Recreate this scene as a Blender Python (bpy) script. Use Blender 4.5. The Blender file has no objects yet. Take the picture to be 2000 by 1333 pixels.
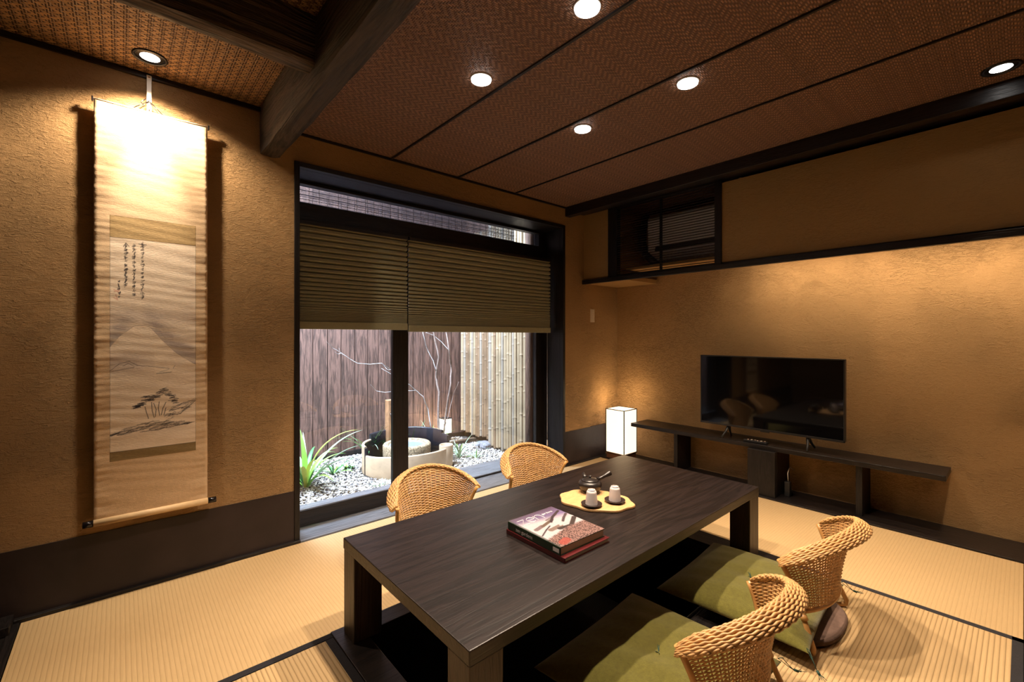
import bpy, math, random
import numpy as np
from mathutils import Vector, Matrix

random.seed(7); rng = np.random.default_rng(7)
S = bpy.context.scene
COL = S.collection
PI = math.pi

# ------------------------------------------------------------------ camera
EYE = 1.15
FPX = 875.0
HOR = 657.0
CAMERA_YAW = math.atan2(1000.0, FPX)
VX = Vector((math.cos(CAMERA_YAW), math.sin(CAMERA_YAW), 0)); RX = Vector((math.sin(CAMERA_YAW), -math.cos(CAMERA_YAW), 0))
cd = bpy.data.cameras.new('camera'); cam = bpy.data.objects.new('camera', cd); COL.objects.link(cam)
cam.location = (0, 0, EYE); cam.rotation_euler = (PI/2, 0, CAMERA_YAW - PI/2)
cd.sensor_width = 36; cd.lens = FPX/2000*36; cd.shift_y = -(666.5-HOR)/2000; cd.clip_start = .05
S.camera = cam

def at(px, py, Y):                       # point of a photo pixel on the vertical plane Y
    d = VX + RX*((px-1000)/FPX) + Vector((0, 0, (HOR-py)/FPX))
    return Vector((0, 0, EYE)) + d*(Y/d.y)

# ------------------------------------------------------------------ world, exposure, garden light
w = bpy.data.worlds.new('dusk'); S.world = w; w.use_nodes = True
w.node_tree.nodes['Background'].inputs[0].default_value = (.40, .57, 1.0, 1)
w.node_tree.nodes['Background'].inputs[1].default_value = 2.3
S.view_settings.view_transform = 'Standard'; S.view_settings.look = 'None'
S.view_settings.gamma = 1; S.view_settings.use_curve_mapping = False
S.view_settings.exposure = 0.54

def light(name, kind, loc, energy, color, target=None, **kw):
    l = bpy.data.lights.new(name, kind); l.energy = energy; l.color = color
    for k, v in kw.items(): setattr(l, k, v)
    o = bpy.data.objects.new(name, l); o.location = loc; COL.objects.link(o)
    if target is not None:
        o.rotation_euler = (Vector(target)-Vector(loc)).to_track_quat('-Z', 'Y').to_euler()
    return o
WARM = (1.0, .77, .52)
COOL = (.68, .81, 1.0)
light('garden_flood', 'AREA', (.9, 3.75, 3.4), 640, COOL, (1.6, 4.0, 0), shape='RECTANGLE', size=1.6, size_y=.5)

# ------------------------------------------------------------------ materials
MATS = {}
def newmat(name):
    m = bpy.data.materials.new(name); m.use_nodes = True; MATS[name] = m
    nt = m.node_tree; b = nt.nodes['Principled BSDF']
    return m, nt, b
def L(nt, a, b): nt.links.new(a, b)
def node(nt, t, **kw):
    n = nt.nodes.new(t)
    for k, v in kw.items():
        if hasattr(n, k): setattr(n, k, v)
    return n
def math_(nt, op, a, b=None, c=None):
    n = nt.nodes.new('ShaderNodeMath'); n.operation = op
    for i, v in enumerate((a, b, c)):
        if v is None: continue
        if isinstance(v, (int, float)): n.inputs[i].default_value = v
        else: nt.links.new(v, n.inputs[i])
    return n.outputs[0]
def mix(nt, f, c1, c2, mode='MIX'):
    n = nt.nodes.new('ShaderNodeMix'); n.data_type = 'RGBA'; n.blend_type = mode
    for i, v in ((0, f), (6, c1), (7, c2)):
        if isinstance(v, (int, float)): n.inputs[i].default_value = v
        elif isinstance(v, tuple): n.inputs[i].default_value = (*v, 1) if len(v) == 3 else v
        else: nt.links.new(v, n.inputs[i])
    return n.outputs[2]
def coords(nt, scale=(1, 1, 1), world=False):
    if world: src = node(nt, 'ShaderNodeNewGeometry').outputs['Position']
    else: src = node(nt, 'ShaderNodeTexCoord').outputs['Object']
    mp = node(nt, 'ShaderNodeMapping'); mp.inputs['Scale'].default_value = scale
    L(nt, src, mp.inputs[0]); return mp.outputs[0]
def noise(nt, vec, scale, detail=3, rough=.5, dist=0):
    n = node(nt, 'ShaderNodeTexNoise'); n.inputs['Scale'].default_value = scale
    n.inputs['Detail'].default_value = detail; n.inputs['Roughness'].default_value = rough; n.inputs['Distortion'].default_value = dist
    L(nt, vec, n.inputs['Vector']); return n.outputs['Fac']
def ramp(nt, f, stops):
    r = node(nt, 'ShaderNodeValToRGB'); e = r.color_ramp.elements
    while len(e) < len(stops): e.new(.5)
    for i, (p, c) in enumerate(stops): e[i].position = p; e[i].color = (*c, 1)
    L(nt, f, r.inputs[0]); return r.outputs[0]
def bump(nt, b, h, dist=.01, strength=1, prev=None):
    n = node(nt, 'ShaderNodeBump'); n.inputs['Distance'].default_value = dist; n.inputs['Strength'].default_value = strength
    L(nt, h, n.inputs['Height'])
    if prev is not None: L(nt, prev, n.inputs['Normal'])
    L(nt, n.outputs[0], b.inputs['Normal']); return n.outputs[0]

def plain(name, c, rough=.5, metal=0, var=.12, vscale=30, bmp=0, spec=.5, **kw):
    m, nt, b = newmat(name)
    v = coords(nt); n = noise(nt, v, vscale, 4)
    lo = tuple(max(0, x*(1-var)) for x in c); hi = tuple(min(1, x*(1+var)) for x in c)
    L(nt, ramp(nt, n, [(.3, lo), (.7, hi)]), b.inputs['Base Color'])
    b.inputs['Roughness'].default_value = rough; b.inputs['Metallic'].default_value = metal
    b.inputs['Specular IOR Level'].default_value = spec
    for k, val in kw.items(): b.inputs[k].default_value = val
    if bmp: bump(nt, b, n, bmp)
    return m
def wood(name, dark, lite, axis=0, rough=.4, scale=1.0, bmp=.0008, world=False, spec=.5, ring=9):
    m, nt, b = newmat(name)
    sc = [14*scale]*3; sc[axis] = 1.1*scale
    v = coords(nt, tuple(sc), world)
    n1 = noise(nt, v, 1.5, 5, .6, .6)
    g = math_(nt, 'FRACT', math_(nt, 'MULTIPLY', n1, ring))
    g = math_(nt, 'ABSOLUTE', math_(nt, 'SUBTRACT', g, .5))
    sc2 = [160*scale]*3; sc2[axis] = 5*scale
    n2 = noise(nt, coords(nt, tuple(sc2), world), 1.0, 3)
    f = math_(nt, 'ADD', math_(nt, 'MULTIPLY', g, 1.0), math_(nt, 'MULTIPLY', n2, .6))
    L(nt, ramp(nt, f, [(.25, dark), (.85, lite)]), b.inputs['Base Color'])
    b.inputs['Roughness'].default_value = rough; b.inputs['Specular IOR Level'].default_value = spec
    if bmp: bump(nt, b, f, bmp)
    return m
def plaster(name, c1, c2, rough=.9, d=.006, straw=True):
    m, nt, b = newmat(name)
    v = coords(nt, world=True)
    big = noise(nt, v, 1.3, 3); mid = noise(nt, v, 16, 5, .65, .5); fine = noise(nt, v, 95, 6, .75, 1.5)
    mm = node(nt, 'ShaderNodeMapping'); mm.inputs['Rotation'].default_value = (.5, .5, .3); mm.inputs['Scale'].default_value = (30, 30, 95)
    L(nt, node(nt, 'ShaderNodeNewGeometry').outputs['Position'], mm.inputs[0])
    st = noise(nt, mm.outputs[0], 1.0, 3, .6, 1.2)
    st2 = ramp(nt, st, [(.50, (0, 0, 0)), (.62, (1, 1, 1))])
    patch = ramp(nt, noise(nt, v, 2.6, 4, .6), [(.42, (.25,)*3), (.62, (1,)*3)])
    h = math_(nt, 'ADD', math_(nt, 'MULTIPLY', mid, .42), math_(nt, 'MULTIPLY', math_(nt, 'MULTIPLY', fine, math_(nt, 'ADD', math_(nt, 'MULTIPLY', patch, .8), .3)), .42))
    h = math_(nt, 'ADD', h, math_(nt, 'MULTIPLY', math_(nt, 'MULTIPLY', st2, patch), .35))
    col = mix(nt, big, c1, c2)
    col = mix(nt, math_(nt, 'MULTIPLY', fine, .35), col, tuple(x*.55 for x in c1))
    L(nt, col, b.inputs['Base Color'])
    b.inputs['Roughness'].default_value = rough; b.inputs['Specular IOR Level'].default_value = .2
    bump(nt, b, h, d, 1)
    return m
def ajiro(name, ca, cb, wd=.008, block=4, rough=.6):
    """woven cedar strips: 2/2 twill whose direction turns every few strips"""
    m, nt, b = newmat(name)
    sep = node(nt, 'ShaderNodeSeparateXYZ'); L(nt, coords(nt, (1/wd, 1/wd, 1), True), sep.inputs[0])
    x, y = sep.outputs[0], sep.outputs[1]
    i = math_(nt, 'FLOOR', x); j = math_(nt, 'FLOOR', y)
    fx = math_(nt, 'FRACT', x); fy = math_(nt, 'FRACT', y)
    bl = math_(nt, 'FLOORED_MODULO', math_(nt, 'FLOOR', math_(nt, 'DIVIDE', j, block)), 2)
    sgn = math_(nt, 'SUBTRACT', 1, math_(nt, 'MULTIPLY', bl, 2))
    s = math_(nt, 'FLOORED_MODULO', math_(nt, 'ADD', i, math_(nt, 'MULTIPLY', sgn, j)), 4)
    top = math_(nt, 'LESS_THAN', s, 1.5)
    px = math_(nt, 'SINE', math_(nt, 'MULTIPLY', fx, PI)); py = math_(nt, 'SINE', math_(nt, 'MULTIPLY', fy, PI))
    h = math_(nt, 'ADD', math_(nt, 'MULTIPLY', top, py), math_(nt, 'MULTIPLY', math_(nt, 'SUBTRACT', 1, top), px))
    wn = node(nt, 'ShaderNodeTexWhiteNoise'); wn.noise_dimensions = '2D'
    cmb = node(nt, 'ShaderNodeCombineXYZ')
    L(nt, math_(nt, 'MULTIPLY', math_(nt, 'SUBTRACT', 1, top), i), cmb.inputs[0]); L(nt, math_(nt, 'ADD', math_(nt, 'MULTIPLY', top, j), .37), cmb.inputs[1])
    L(nt, cmb.outputs[0], wn.inputs['Vector'])
    col = mix(nt, top, cb, ca)  # tone by strip direction puts the fall of light into the colour
    col = mix(nt, math_(nt, 'MULTIPLY', wn.outputs['Value'], .5), col, tuple(v*.45 for v in cb))
    big = noise(nt, coords(nt, world=True), 9, 3)
    col = mix(nt, math_(nt, 'MULTIPLY', big, .4), col, tuple(v*.5 for v in ca))
    edge = math_(nt, 'POWER', math_(nt, 'SUBTRACT', 1, h), 3)
    col = mix(nt, edge, col, tuple(v*.15 for v in cb))
    L(nt, col, b.inputs['Base Color']); b.inputs['Roughness'].default_value = rough
    bump(nt, b, h, .003, 1)
    return m
def tatami(name, axis, k=1):
    """rush mat; ribs repeat along the given world axis"""
    m, nt, b = newmat(name)
    sep = node(nt, 'ShaderNodeSeparateXYZ'); L(nt, coords(nt, world=True), sep.inputs[0])
    a = sep.outputs[axis]
    rib = math_(nt, 'ABSOLUTE', math_(nt, 'SINE', math_(nt, 'MULTIPLY', a, PI/.0145)))
    sc = [700, 700, 1]; sc[axis] = 60
    weave = noise(nt, coords(nt, tuple(sc), True), 1, 2)
    sc = [14, 14, 1]; sc[axis] = 260
    fib = noise(nt, coords(nt, tuple(sc), True), 1, 3)
    big = noise(nt, coords(nt, world=True), 2.5, 2)
    col = mix(nt, big, (.54, .365, .185), (.62, .43, .225))
    col = mix(nt, math_(nt, 'MULTIPLY', fib, .5), col, (.36, .25, .11))
    col = mix(nt, math_(nt, 'MULTIPLY', math_(nt, 'POWER', math_(nt, 'SUBTRACT', 1, rib), 2.0), .55*k), col, (.30, .19, .08))
    L(nt, col, b.inputs['Base Color']); b.inputs['Roughness'].default_value = .55
    b.inputs['Specular IOR Level'].default_value = .35
    h = math_(nt, 'ADD', math_(nt, 'POWER', rib, .5), math_(nt, 'MULTIPLY', weave, .35))
    bump(nt, b, h, .0005+.0018*k, 1)
    return m
def fabric(name, c, rough=.95, sc=1.0, var=.25):
    m, nt, b = newmat(name)
    n1 = noise(nt, coords(nt, (900*sc, 120*sc, 500*sc)), 1, 2); n2 = noise(nt, coords(nt, (120*sc, 900*sc, 500*sc)), 1, 2)
    f = math_(nt, 'MULTIPLY', math_(nt, 'ADD', n1, n2), .5)
    n3 = noise(nt, coords(nt), 60, 3)
    f = math_(nt, 'ADD', math_(nt, 'MULTIPLY', f, .7), math_(nt, 'MULTIPLY', n3, .3))
    L(nt, ramp(nt, f, [(.35, tuple(x*(1-var) for x in c)), (.65, tuple(min(1, x*(1+var)) for x in c))]), b.inputs['Base Color'])
    b.inputs['Roughness'].default_value = rough; b.inputs['Specular IOR Level'].default_value = .15
    b.inputs['Sheen Weight'].default_value = .25
    bump(nt, b, f, .0015); return m
def emit(name, c, strength):
    m, nt, b = newmat(name)
    b.inputs['Base Color'].default_value = (*c, 1); b.inputs['Emission Color'].default_value = (*c, 1)
    b.inputs['Emission Strength'].default_value = strength; return m
def attrmat(name, rough=.8, spec=.3, coat=0, bmp=None):
    m, nt, b = newmat(name)
    a = node(nt, 'ShaderNodeAttribute'); a.attribute_name = 'print'
    L(nt, a.outputs['Color'], b.inputs['Base Color']); b.inputs['Roughness'].default_value = rough
    b.inputs['Specular IOR Level'].default_value = spec; b.inputs['Coat Weight'].default_value = coat
    if bmp: bump(nt, b, noise(nt, coords(nt, (60, 1, 400)), 1, 3), bmp)
    return m
def glassmat(name, refl_tint=(1, 1, 1)):
    m, nt, b = newmat(name); nt.nodes.remove(b)
    out = nt.nodes['Material Output']
    g = node(nt, 'ShaderNodeBsdfGlossy'); g.inputs['Roughness'].default_value = 0; g.inputs['Color'].default_value = (*refl_tint, 1)
    t = node(nt, 'ShaderNodeBsdfTransparent'); t.inputs['Color'].default_value = (.93, .95, .95, 1)
    fr = node(nt, 'ShaderNodeFresnel'); gb = node(nt, 'ShaderNodeNewGeometry').outputs['Backfacing']
    L(nt, math_(nt, 'ADD', math_(nt, 'MULTIPLY', gb, 1/1.5-1.5), 1.5), fr.inputs['IOR'])
    ms = node(nt, 'ShaderNodeMixShader')
    L(nt, fr.outputs[0], ms.inputs[0]); L(nt, t.outputs[0], ms.inputs[1]); L(nt, g.outputs[0], ms.inputs[2])
    L(nt, ms.outputs[0], out.inputs['Surface']); return m

M_WALL = plaster('ochre_plaster', (.42, .25, .11), (.49, .305, .142), d=.018)
M_WALLD = plaster('brown_plaster_dark', (.20, .12, .055), (.25, .15, .07), d=.006)  # unseen walls, colour set darker to cut bounced light
M_WALLU = plaster('ochre_plaster_fine', (.38, .23, .09), (.43, .265, .11), d=.003)
M_KOSHI = plain('dark_wainscot_paper', (.024, .015, .015), .5, var=.25, vscale=7, bmp=.004, spec=.4)
M_BLACK = wood('black_stained_wood', (.006, .005, .005), (.016, .012, .011), 2, .45, spec=.35)
M_BLACKX = wood('black_stained_wood_x', (.006, .005, .005), (.018, .014, .013), 0, .38, spec=.4)
M_BLACKY = wood('black_stained_wood_y', (.006, .005, .005), (.018, .013, .012), 1, .38, spec=.4)
M_SILL = wood('weathered_sill_wood', (.09, .092, .10), (.19, .195, .215), 0, .28, spec=.8)
M_TIMBER = wood('old_timber_y', (.010, .007, .005), (.06, .04, .026), 1, .75, .7, .004, ring=6)
M_TIMBERX = wood('old_timber_x', (.012, .008, .005), (.13, .085, .05), 0, .75, .7, .005, ring=6)
M_TABLE = wood('table_walnut_black', (.005, .0032, .0031), (.017, .0105, .010), 0, .38, .9, .0006, spec=.42, ring=5)
M_TABLEZ = wood('table_walnut_leg', (.016, .010, .008), (.045, .028, .02), 2, .42, .8, .001, spec=.4, ring=7)
M_TRAYW = wood('maple_board', (.52, .29, .12), (.68, .42, .19), 0, .45, 2, .0003)
M_AJI_L = ajiro('ajiro_left', (.50, .27, .10), (.11, .05, .018), .009, block=2)
M_AJI_R = ajiro('ajiro_right', (.42, .22, .13), (.20, .105, .065))
M_TAT_X = tatami('tatami_ribs_along_y', 0, .35)
M_TAT_Y = tatami('tatami_ribs_along_x', 1, .28)
M_TAT_XS = tatami('tatami_strong_ribs_along_y', 0, 1)
M_TAT_YS = tatami('tatami_strong_ribs_along_x', 1, 1)
M_HERI = fabric('black_cloth_edging', (.010, .009, .013), .8)
M_RATTAN = plain('rattan_cane', (.56, .315, .125), .42, var=.25, vscale=55, spec=.5)
M_RATTANR = plain('rattan_rod', (.50, .26, .085), .35, var=.15, vscale=18, spec=.5)
M_CUSH = fabric('moss_green_linen', (.112, .100, .019), .95, 1, .3)
M_SUEDE = plain('brown_felt_board', (.11, .065, .048), .9, var=.2, vscale=40)
M_TASSEL = plain('green_cord', (.012, .05, .035), .7)
M_BLIND = fabric('olive_pleated_fabric', (.37, .36, .235), .9, 1, .08)
M_DIFF = emit('downlight_glow_ring', (1.0, .93, .88), 6)
M_GLASS = glassmat('window_glass')
M_TV = plain('tv_screen', (.004, .004, .005), .06, var=0, spec=.5)
M_TVB = plain('tv_bezel', (.02, .02, .022), .3, var=.1, spec=.5)
M_PLAST = plain('black_plastic', (.012, .012, .013), .4, var=.1)
M_WHITEP = plain('ivory_plastic', (.62, .52, .40), .4, var=.04)
M_ACW = plain('appliance_white', (.88, .82, .80), .45, var=.04)
M_PAPER = emit('lamp_paper_lit', (1.0, .82, .62), 1.0)
M_SPOTW = emit('downlight_lens', (1.0, .95, .90), 14)
M_CHROME = plain('bright_reflector', (.80, .78, .76), .18, 1, var=.03)
M_DLBLK = plain('black_trim_metal', (.02, .018, .018), .28, .6, var=.05)
M_DLWHT = plain('white_trim_ring', (.55, .52, .50), .35, var=.04)
M_BASEW = plain('lamp_base_wood', (.16, .065, .03), .5, var=.2, vscale=20)
M_CERAM = plain('matte_black_ceramic', (.014, .010, .009), .35, var=.15, spec=.6)
M_CUP = plain('pale_porcelain', (.62, .56, .56), .35, var=.03)
M_SAUC = plain('dark_saucer_wood', (.025, .014, .012), .4, var=.2)
M_PAGES = plain('book_pages', (.50, .45, .37), .8, var=.05)
M_RED = plain('red_book_cloth', (.085, .006, .008), .35, var=.1)
M_BGREEN = plain('dark_green_jacket', (.010, .028, .012), .3, var=.1)
M_WHITE = plain('white_print', (.75, .72, .75), .5, var=0)
M_SILK = fabric('scroll_mount_silk', (.68, .48, .29), .75, .6, .10)
M_SCROLL = attrmat('scroll_painting', .8, .2, bmp=.001)
M_COVER = attrmat('book_cover_print', .22, .5, .3)
M_ROD = plain('pale_roller', (.72, .50, .27), .5, var=.06)
M_LACQ = plain('black_lacquer', (.008, .006, .007), .2, var=.1)
M_FENCE = wood('charred_cedar', (.055, .030, .022), (.22, .118, .088), 2, .7, 1.7, .0015, ring=3.5)
M_BAMB = plain('weathered_bamboo', (.36, .265, .165), .4, var=.22, vscale=5)
M_BAMB3 = plain('grey_bamboo', (.30, .245, .19), .4, var=.18, vscale=5)
M_BAMB2 = plain('brown_bamboo', (.23, .145, .085), .4, var=.25, vscale=5)
M_BNODE = plain('bamboo_node', (.10, .07, .05), .6)
M_LOG = wood('peeled_log', (.07, .035, .022), (.17, .09, .055), 2, .6, 1.2, .003)
M_STONE = plain('granite', (.36, .26, .155), .85, var=.75, vscale=75, bmp=.004)
M_STONEG = plain('grey_stone', (.22, .22, .24), .9, var=.35, vscale=40, bmp=.004)
M_WATER = plain('still_water', (.25, .30, .32), .05, var=0, spec=.8)
M_JAR = plain('tan_stoneware', (.56, .40, .26), .5, var=.2, vscale=6)
M_JARIN = plain('dark_glaze', (.022, .020, .026), .3, var=.3)
M_COPPER = plain('spout_post_wood', (.42, .22, .11), .5, var=.25, vscale=15)
M_GLAMP = emit('garden_lamp_glow', (1.0, .86, .62), 8)
M_TWIG = plain('bare_twig_bark', (.24, .17, .14), .7, var=.3, vscale=40)
M_TWIGL = plain('pale_twig_bark', (.50, .46, .44), .6, var=.2, vscale=40)
M_REED = plain('sudare_reed', (.24, .23, .27), .6, var=.3, vscale=60)
M_STRING = plain('dark_string', (.02, .018, .02), .8)
M_SOIL = plain('garden_soil', (.05, .045, .04), .95, var=.3, vscale=60, bmp=.01)
def leafmat(name, c1, c2):
    m, nt, b = newmat(name)
    n = noise(nt, coords(nt, (200, 6, 6)), 1, 3)
    L(nt, mix(nt, n, c1, c2), b.inputs['Base Color']); b.inputs['Roughness'].default_value = .4
    b.inputs['Transmission Weight'].default_value = 0; b.inputs['Subsurface Weight'].default_value = .15
    b.inputs['Subsurface Scale'].default_value = .01
    return m
M_LEAF = leafmat('fresh_green_leaf', (.13, .34, .04), (.30, .52, .10))
M_LEAFD = leafmat('deep_green_leaf', (.05, .20, .05), (.12, .34, .12))
M_LEAFY = leafmat('yellow_green_leaf', (.40, .46, .06), (.62, .60, .14))
M_LEAFP = leafmat('pale_striped_leaf', (.16, .36, .16), (.62, .72, .55))
_pm, _nt, _b = newmat('river_pebbles')
_n = _nt.nodes.new('ShaderNodeNewGeometry')
_c = ramp(_nt, _n.outputs['Random Per Island'], [(.0, (.09, .08, .09)), (.25, (.28, .25, .23)), (.45, (.60, .52, .40)), (.85, (.80, .76, .70))])
L(_nt, _c, _b.inputs['Base Color']); _b.inputs['Roughness'].default_value = .6
M_PEB = _pm

# ------------------------------------------------------------------ mesh helpers
class MB:
    def __init__(s): s.v = []; s.f = []; s.sm = []
    def add(s, vs, fs, smooth=False):
        o = len(s.v); s.v.extend([tuple(v) for v in vs]); s.f.extend([tuple(i+o for i in f) for f in fs]); s.sm.extend([smooth]*len(fs)); return s
    def box(s, a, b):
        x0, y0, z0 = a; x1, y1, z1 = b
        if x0 > x1: x0, x1 = x1, x0
        if y0 > y1: y0, y1 = y1, y0
        if z0 > z1: z0, z1 = z1, z0
        return s.add([(x0, y0, z0), (x1, y0, z0), (x1, y1, z0), (x0, y1, z0), (x0, y0, z1), (x1, y0, z1), (x1, y1, z1), (x0, y1, z1)],
              [(0, 3, 2, 1), (4, 5, 6, 7), (0, 1, 5, 4), (1, 2, 6, 5), (2, 3, 7, 6), (3, 0, 4, 7)])
    def lathe(s, prof, c=(0, 0, 0), n=32, caps=True, smooth=True):
        vs = []; fs = []
        for r, z in prof:
            for k in range(n):
                a = 2*PI*k/n; vs.append((c[0]+r*math.cos(a), c[1]+r*math.sin(a), c[2]+z))
        for i in range(len(prof)-1):
            for k in range(n):
                k2 = (k+1) % n; fs.append((i*n+k, i*n+k2, (i+1)*n+k2, (i+1)*n+k))
        s.add(vs, fs, smooth)
        if caps:
            o = len(s.v)-len(vs)
            s.f.append(tuple(o+k for k in range(n))[::-1]); s.sm.append(False)
            s.f.append(tuple(o+(len(prof)-1)*n+k for k in range(n))); s.sm.append(False)
        return s
    def tube(s, pts, r, n=8, caps=True, flat=1.0, up=None):
        pts = [Vector(p) for p in pts]; m = len(pts)
        rs = r if isinstance(r, (list, tuple)) else [r]*m
        vs = []; fs = []; u = None
        for i, p in enumerate(pts):
            t = (pts[min(i+1, m-1)]-pts[max(i-1, 0)]).normalized()
            if u is None:
                ref = Vector(up) if up else (Vector((0, 0, 1)) if abs(t.z) < .9 else Vector((1, 0, 0)))
                u = (ref - t*ref.dot(t)).normalized()
            else: u = (u - t*u.dot(t)).normalized()
            w_ = t.cross(u)
            for k in range(n):
                a = 2*PI*k/n; vs.append(p + u*(math.cos(a)*rs[i]) + w_*(math.sin(a)*rs[i]*flat))
        for i in range(m-1):
            for k in range(n):
                k2 = (k+1) % n; fs.append((i*n+k, i*n+k2, (i+1)*n+k2, (i+1)*n+k))
        s.add(vs, fs, True)
        if caps:
            o = len(s.v)-len(vs)
            s.f.append(tuple(o+k for k in range(n))[::-1]); s.sm.append(False)
            s.f.append(tuple(o+(m-1)*n+k for k in range(n))); s.sm.append(False)
        return s
    def prism(s, outline, z0, z1):
        n = len(outline)
        vs = [(x, y, z0) for x, y in outline]+[(x, y, z1) for x, y in outline]
        fs = [tuple(range(n))[::-1], tuple(range(n, 2*n))]+[(k, (k+1) % n, n+(k+1) % n, n+k) for k in range(n)]
        return s.add(vs, fs)
    def grid(s, P, smooth=True):            # P: rows x cols of points
        R_, C_ = len(P), len(P[0])
        return s.add([p for row in P for p in row],
            [(i*C_+j, i*C_+j+1, (i+1)*C_+j+1, (i+1)*C_+j) for i in range(R_-1) for j in range(C_-1)], smooth)
    def mesh(s, name, mat):
        me = bpy.data.meshes.new(name); me.from_pydata([tuple(v) for v in s.v], [], s.f)
        me.polygons.foreach_set('use_smooth', s.sm); me.materials.append(mat); me.update(); return me
    def build(s, name, mat, parent=None, bevel=0, seg=2, loc=None):
        """vertices are world coordinates; they become local to the parent or to loc"""
        off = Vector((0, 0, 0))
        if parent is not None:
            q = parent
            while q is not None: off = off + q.location; q = q.parent
        if loc is not None and parent is None: off = Vector(loc)
        if off.length: s.v = [(v[0]-off.x, v[1]-off.y, v[2]-off.z) for v in s.v]
        o = bpy.data.objects.new(name, s.mesh(name, mat)); COL.objects.link(o)
        if parent is not None: o.parent = parent
        elif loc is not None: o.location = loc
        if bevel:
            b = o.modifiers.new('bevel', 'BEVEL'); b.width = bevel; b.segments = seg; b.limit_method = 'ANGLE'
        return o
def tag(o, label=None, cat=None, group=None, kind=None):
    if label: o['label'] = label
    if cat: o['category'] = cat
    if group: o['group'] = group
    if kind: o['kind'] = kind
    return o
def empty(name, loc, label=None, cat=None, group=None, kind=None, rz=0):
    o = bpy.data.objects.new(name, None); o.location = loc; o.rotation_euler.z = rz; o.empty_display_size = .1
    COL.objects.link(o); return tag(o, label, cat, group, kind)
def bx(name, a, b, mat, parent=None, bevel=.002, kind=None, loc=None):
    o = MB().box(a, b).build(name, mat, parent, bevel, loc=loc)
    if kind: o['kind'] = kind
    return o
def copy_tree(o, parent=None):
    c = o.copy(); COL.objects.link(c); c.parent = parent
    for ch in list(o.children):
        copy_tree(ch, c)
    return c
# ================================================================== SETTING
YA = 2.674; XB = 3.76; XU = 3.22; ZR = 2.29; ZL = 2.363
X0, Y0 = -1.7, -1.9
WX0, WX1, WZ1 = .757, 2.93, 2.10           # window opening
def st(o, kind='structure'): o['kind'] = kind; return o

# wall with the scroll and the window (four slabs of one mesh)
m = MB()
m.box((X0, YA, -.5), (.735, 3.0, 2.7)); m.box((.735, YA, 2.12), (2.95, 3.0, 2.7)); m.box((2.95, YA, -.5), (3.314, 3.0, 2.7))
m.box((3.314, YA+.018, -.5), (4.0, 3.0, 2.7)); m.box((.735, YA, -.5), (2.95, 3.0, -.04))
st(m.build('wall_far', M_WALL))
# wall behind the television and the hanging wall above it
st(MB().box((XB, Y0, -.5), (XB+.2, 3.0, 2.7)).build('wall_right', M_WALL))
m = MB(); m.box((XU, Y0, 1.675), (XU+.05, 1.414, 2.24)); m.box((XU, 2.392, 1.675), (XU+.05, YA, 2.27))
st(m.build('wall_right_upper', M_WALLU))
st(MB().box((X0-.2, Y0, -.5), (X0, 3.0, 2.7)).build('wall_left', M_WALLD))
st(MB().box((X0-.2, Y0-.2, -.5), (XB+.2, Y0, 2.7)).build('wall_back', M_WALLD))

# ceiling: woven panels and battens
ceil = empty('ceiling', (1.9, .4, ZR), kind='structure')
edges = [.663, 1.308, 1.825, 2.367, 2.965]
for a, b in zip(edges[:-1], edges[1:]):
    MB().box((a, Y0, ZR), (b, YA, ZR+.02)).build('woven_panel', M_AJI_R, ceil)
for x in edges[1:-1]:
    MB().box((x-.007, Y0, ZR-.008), (x-.0015, YA, ZR+.001)).build('batten', M_BLACKY, ceil)
    MB().box((x+.0015, Y0, ZR-.006), (x+.007, YA, ZR+.001)).build('batten', M_BLACKY, ceil)
MB().box((2.965, Y0, ZR), (4.0, YA, ZR+.02)).build('woven_panel', M_AJI_R, ceil)
MB().box((X0, Y0, ZL), (.60, YA, ZL+.02)).build('woven_panel', M_AJI_L, ceil)
MB().box((X0-.2, Y0-.2, 2.45), (4.0, 3.0, 2.7)).build('light_cover_slab', M_BLACKX, ceil)  # unseen slab added over everything to stop sky light leaking in
st(bx('trim_1', (.663, YA-.012, ZR-.014), (2.965, YA+.01, ZR+.004), M_BLACKX, bevel=0))
st(bx('trim_2', (X0, YA-.014, ZL-.022), (.56, YA+.01, ZL+.004), M_BLACKX, bevel=0))
# long dark beam under the ceiling by the right wall
st(bx('trim_3', (2.965, Y0, 2.21), (3.03, YA+.01, ZR+.005), M_BLACKY, bevel=.003))
st(bx('trim_4', (3.03, Y0, 2.262), (XU+.06, YA, ZR+.005), M_BLACKY, bevel=0))

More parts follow.
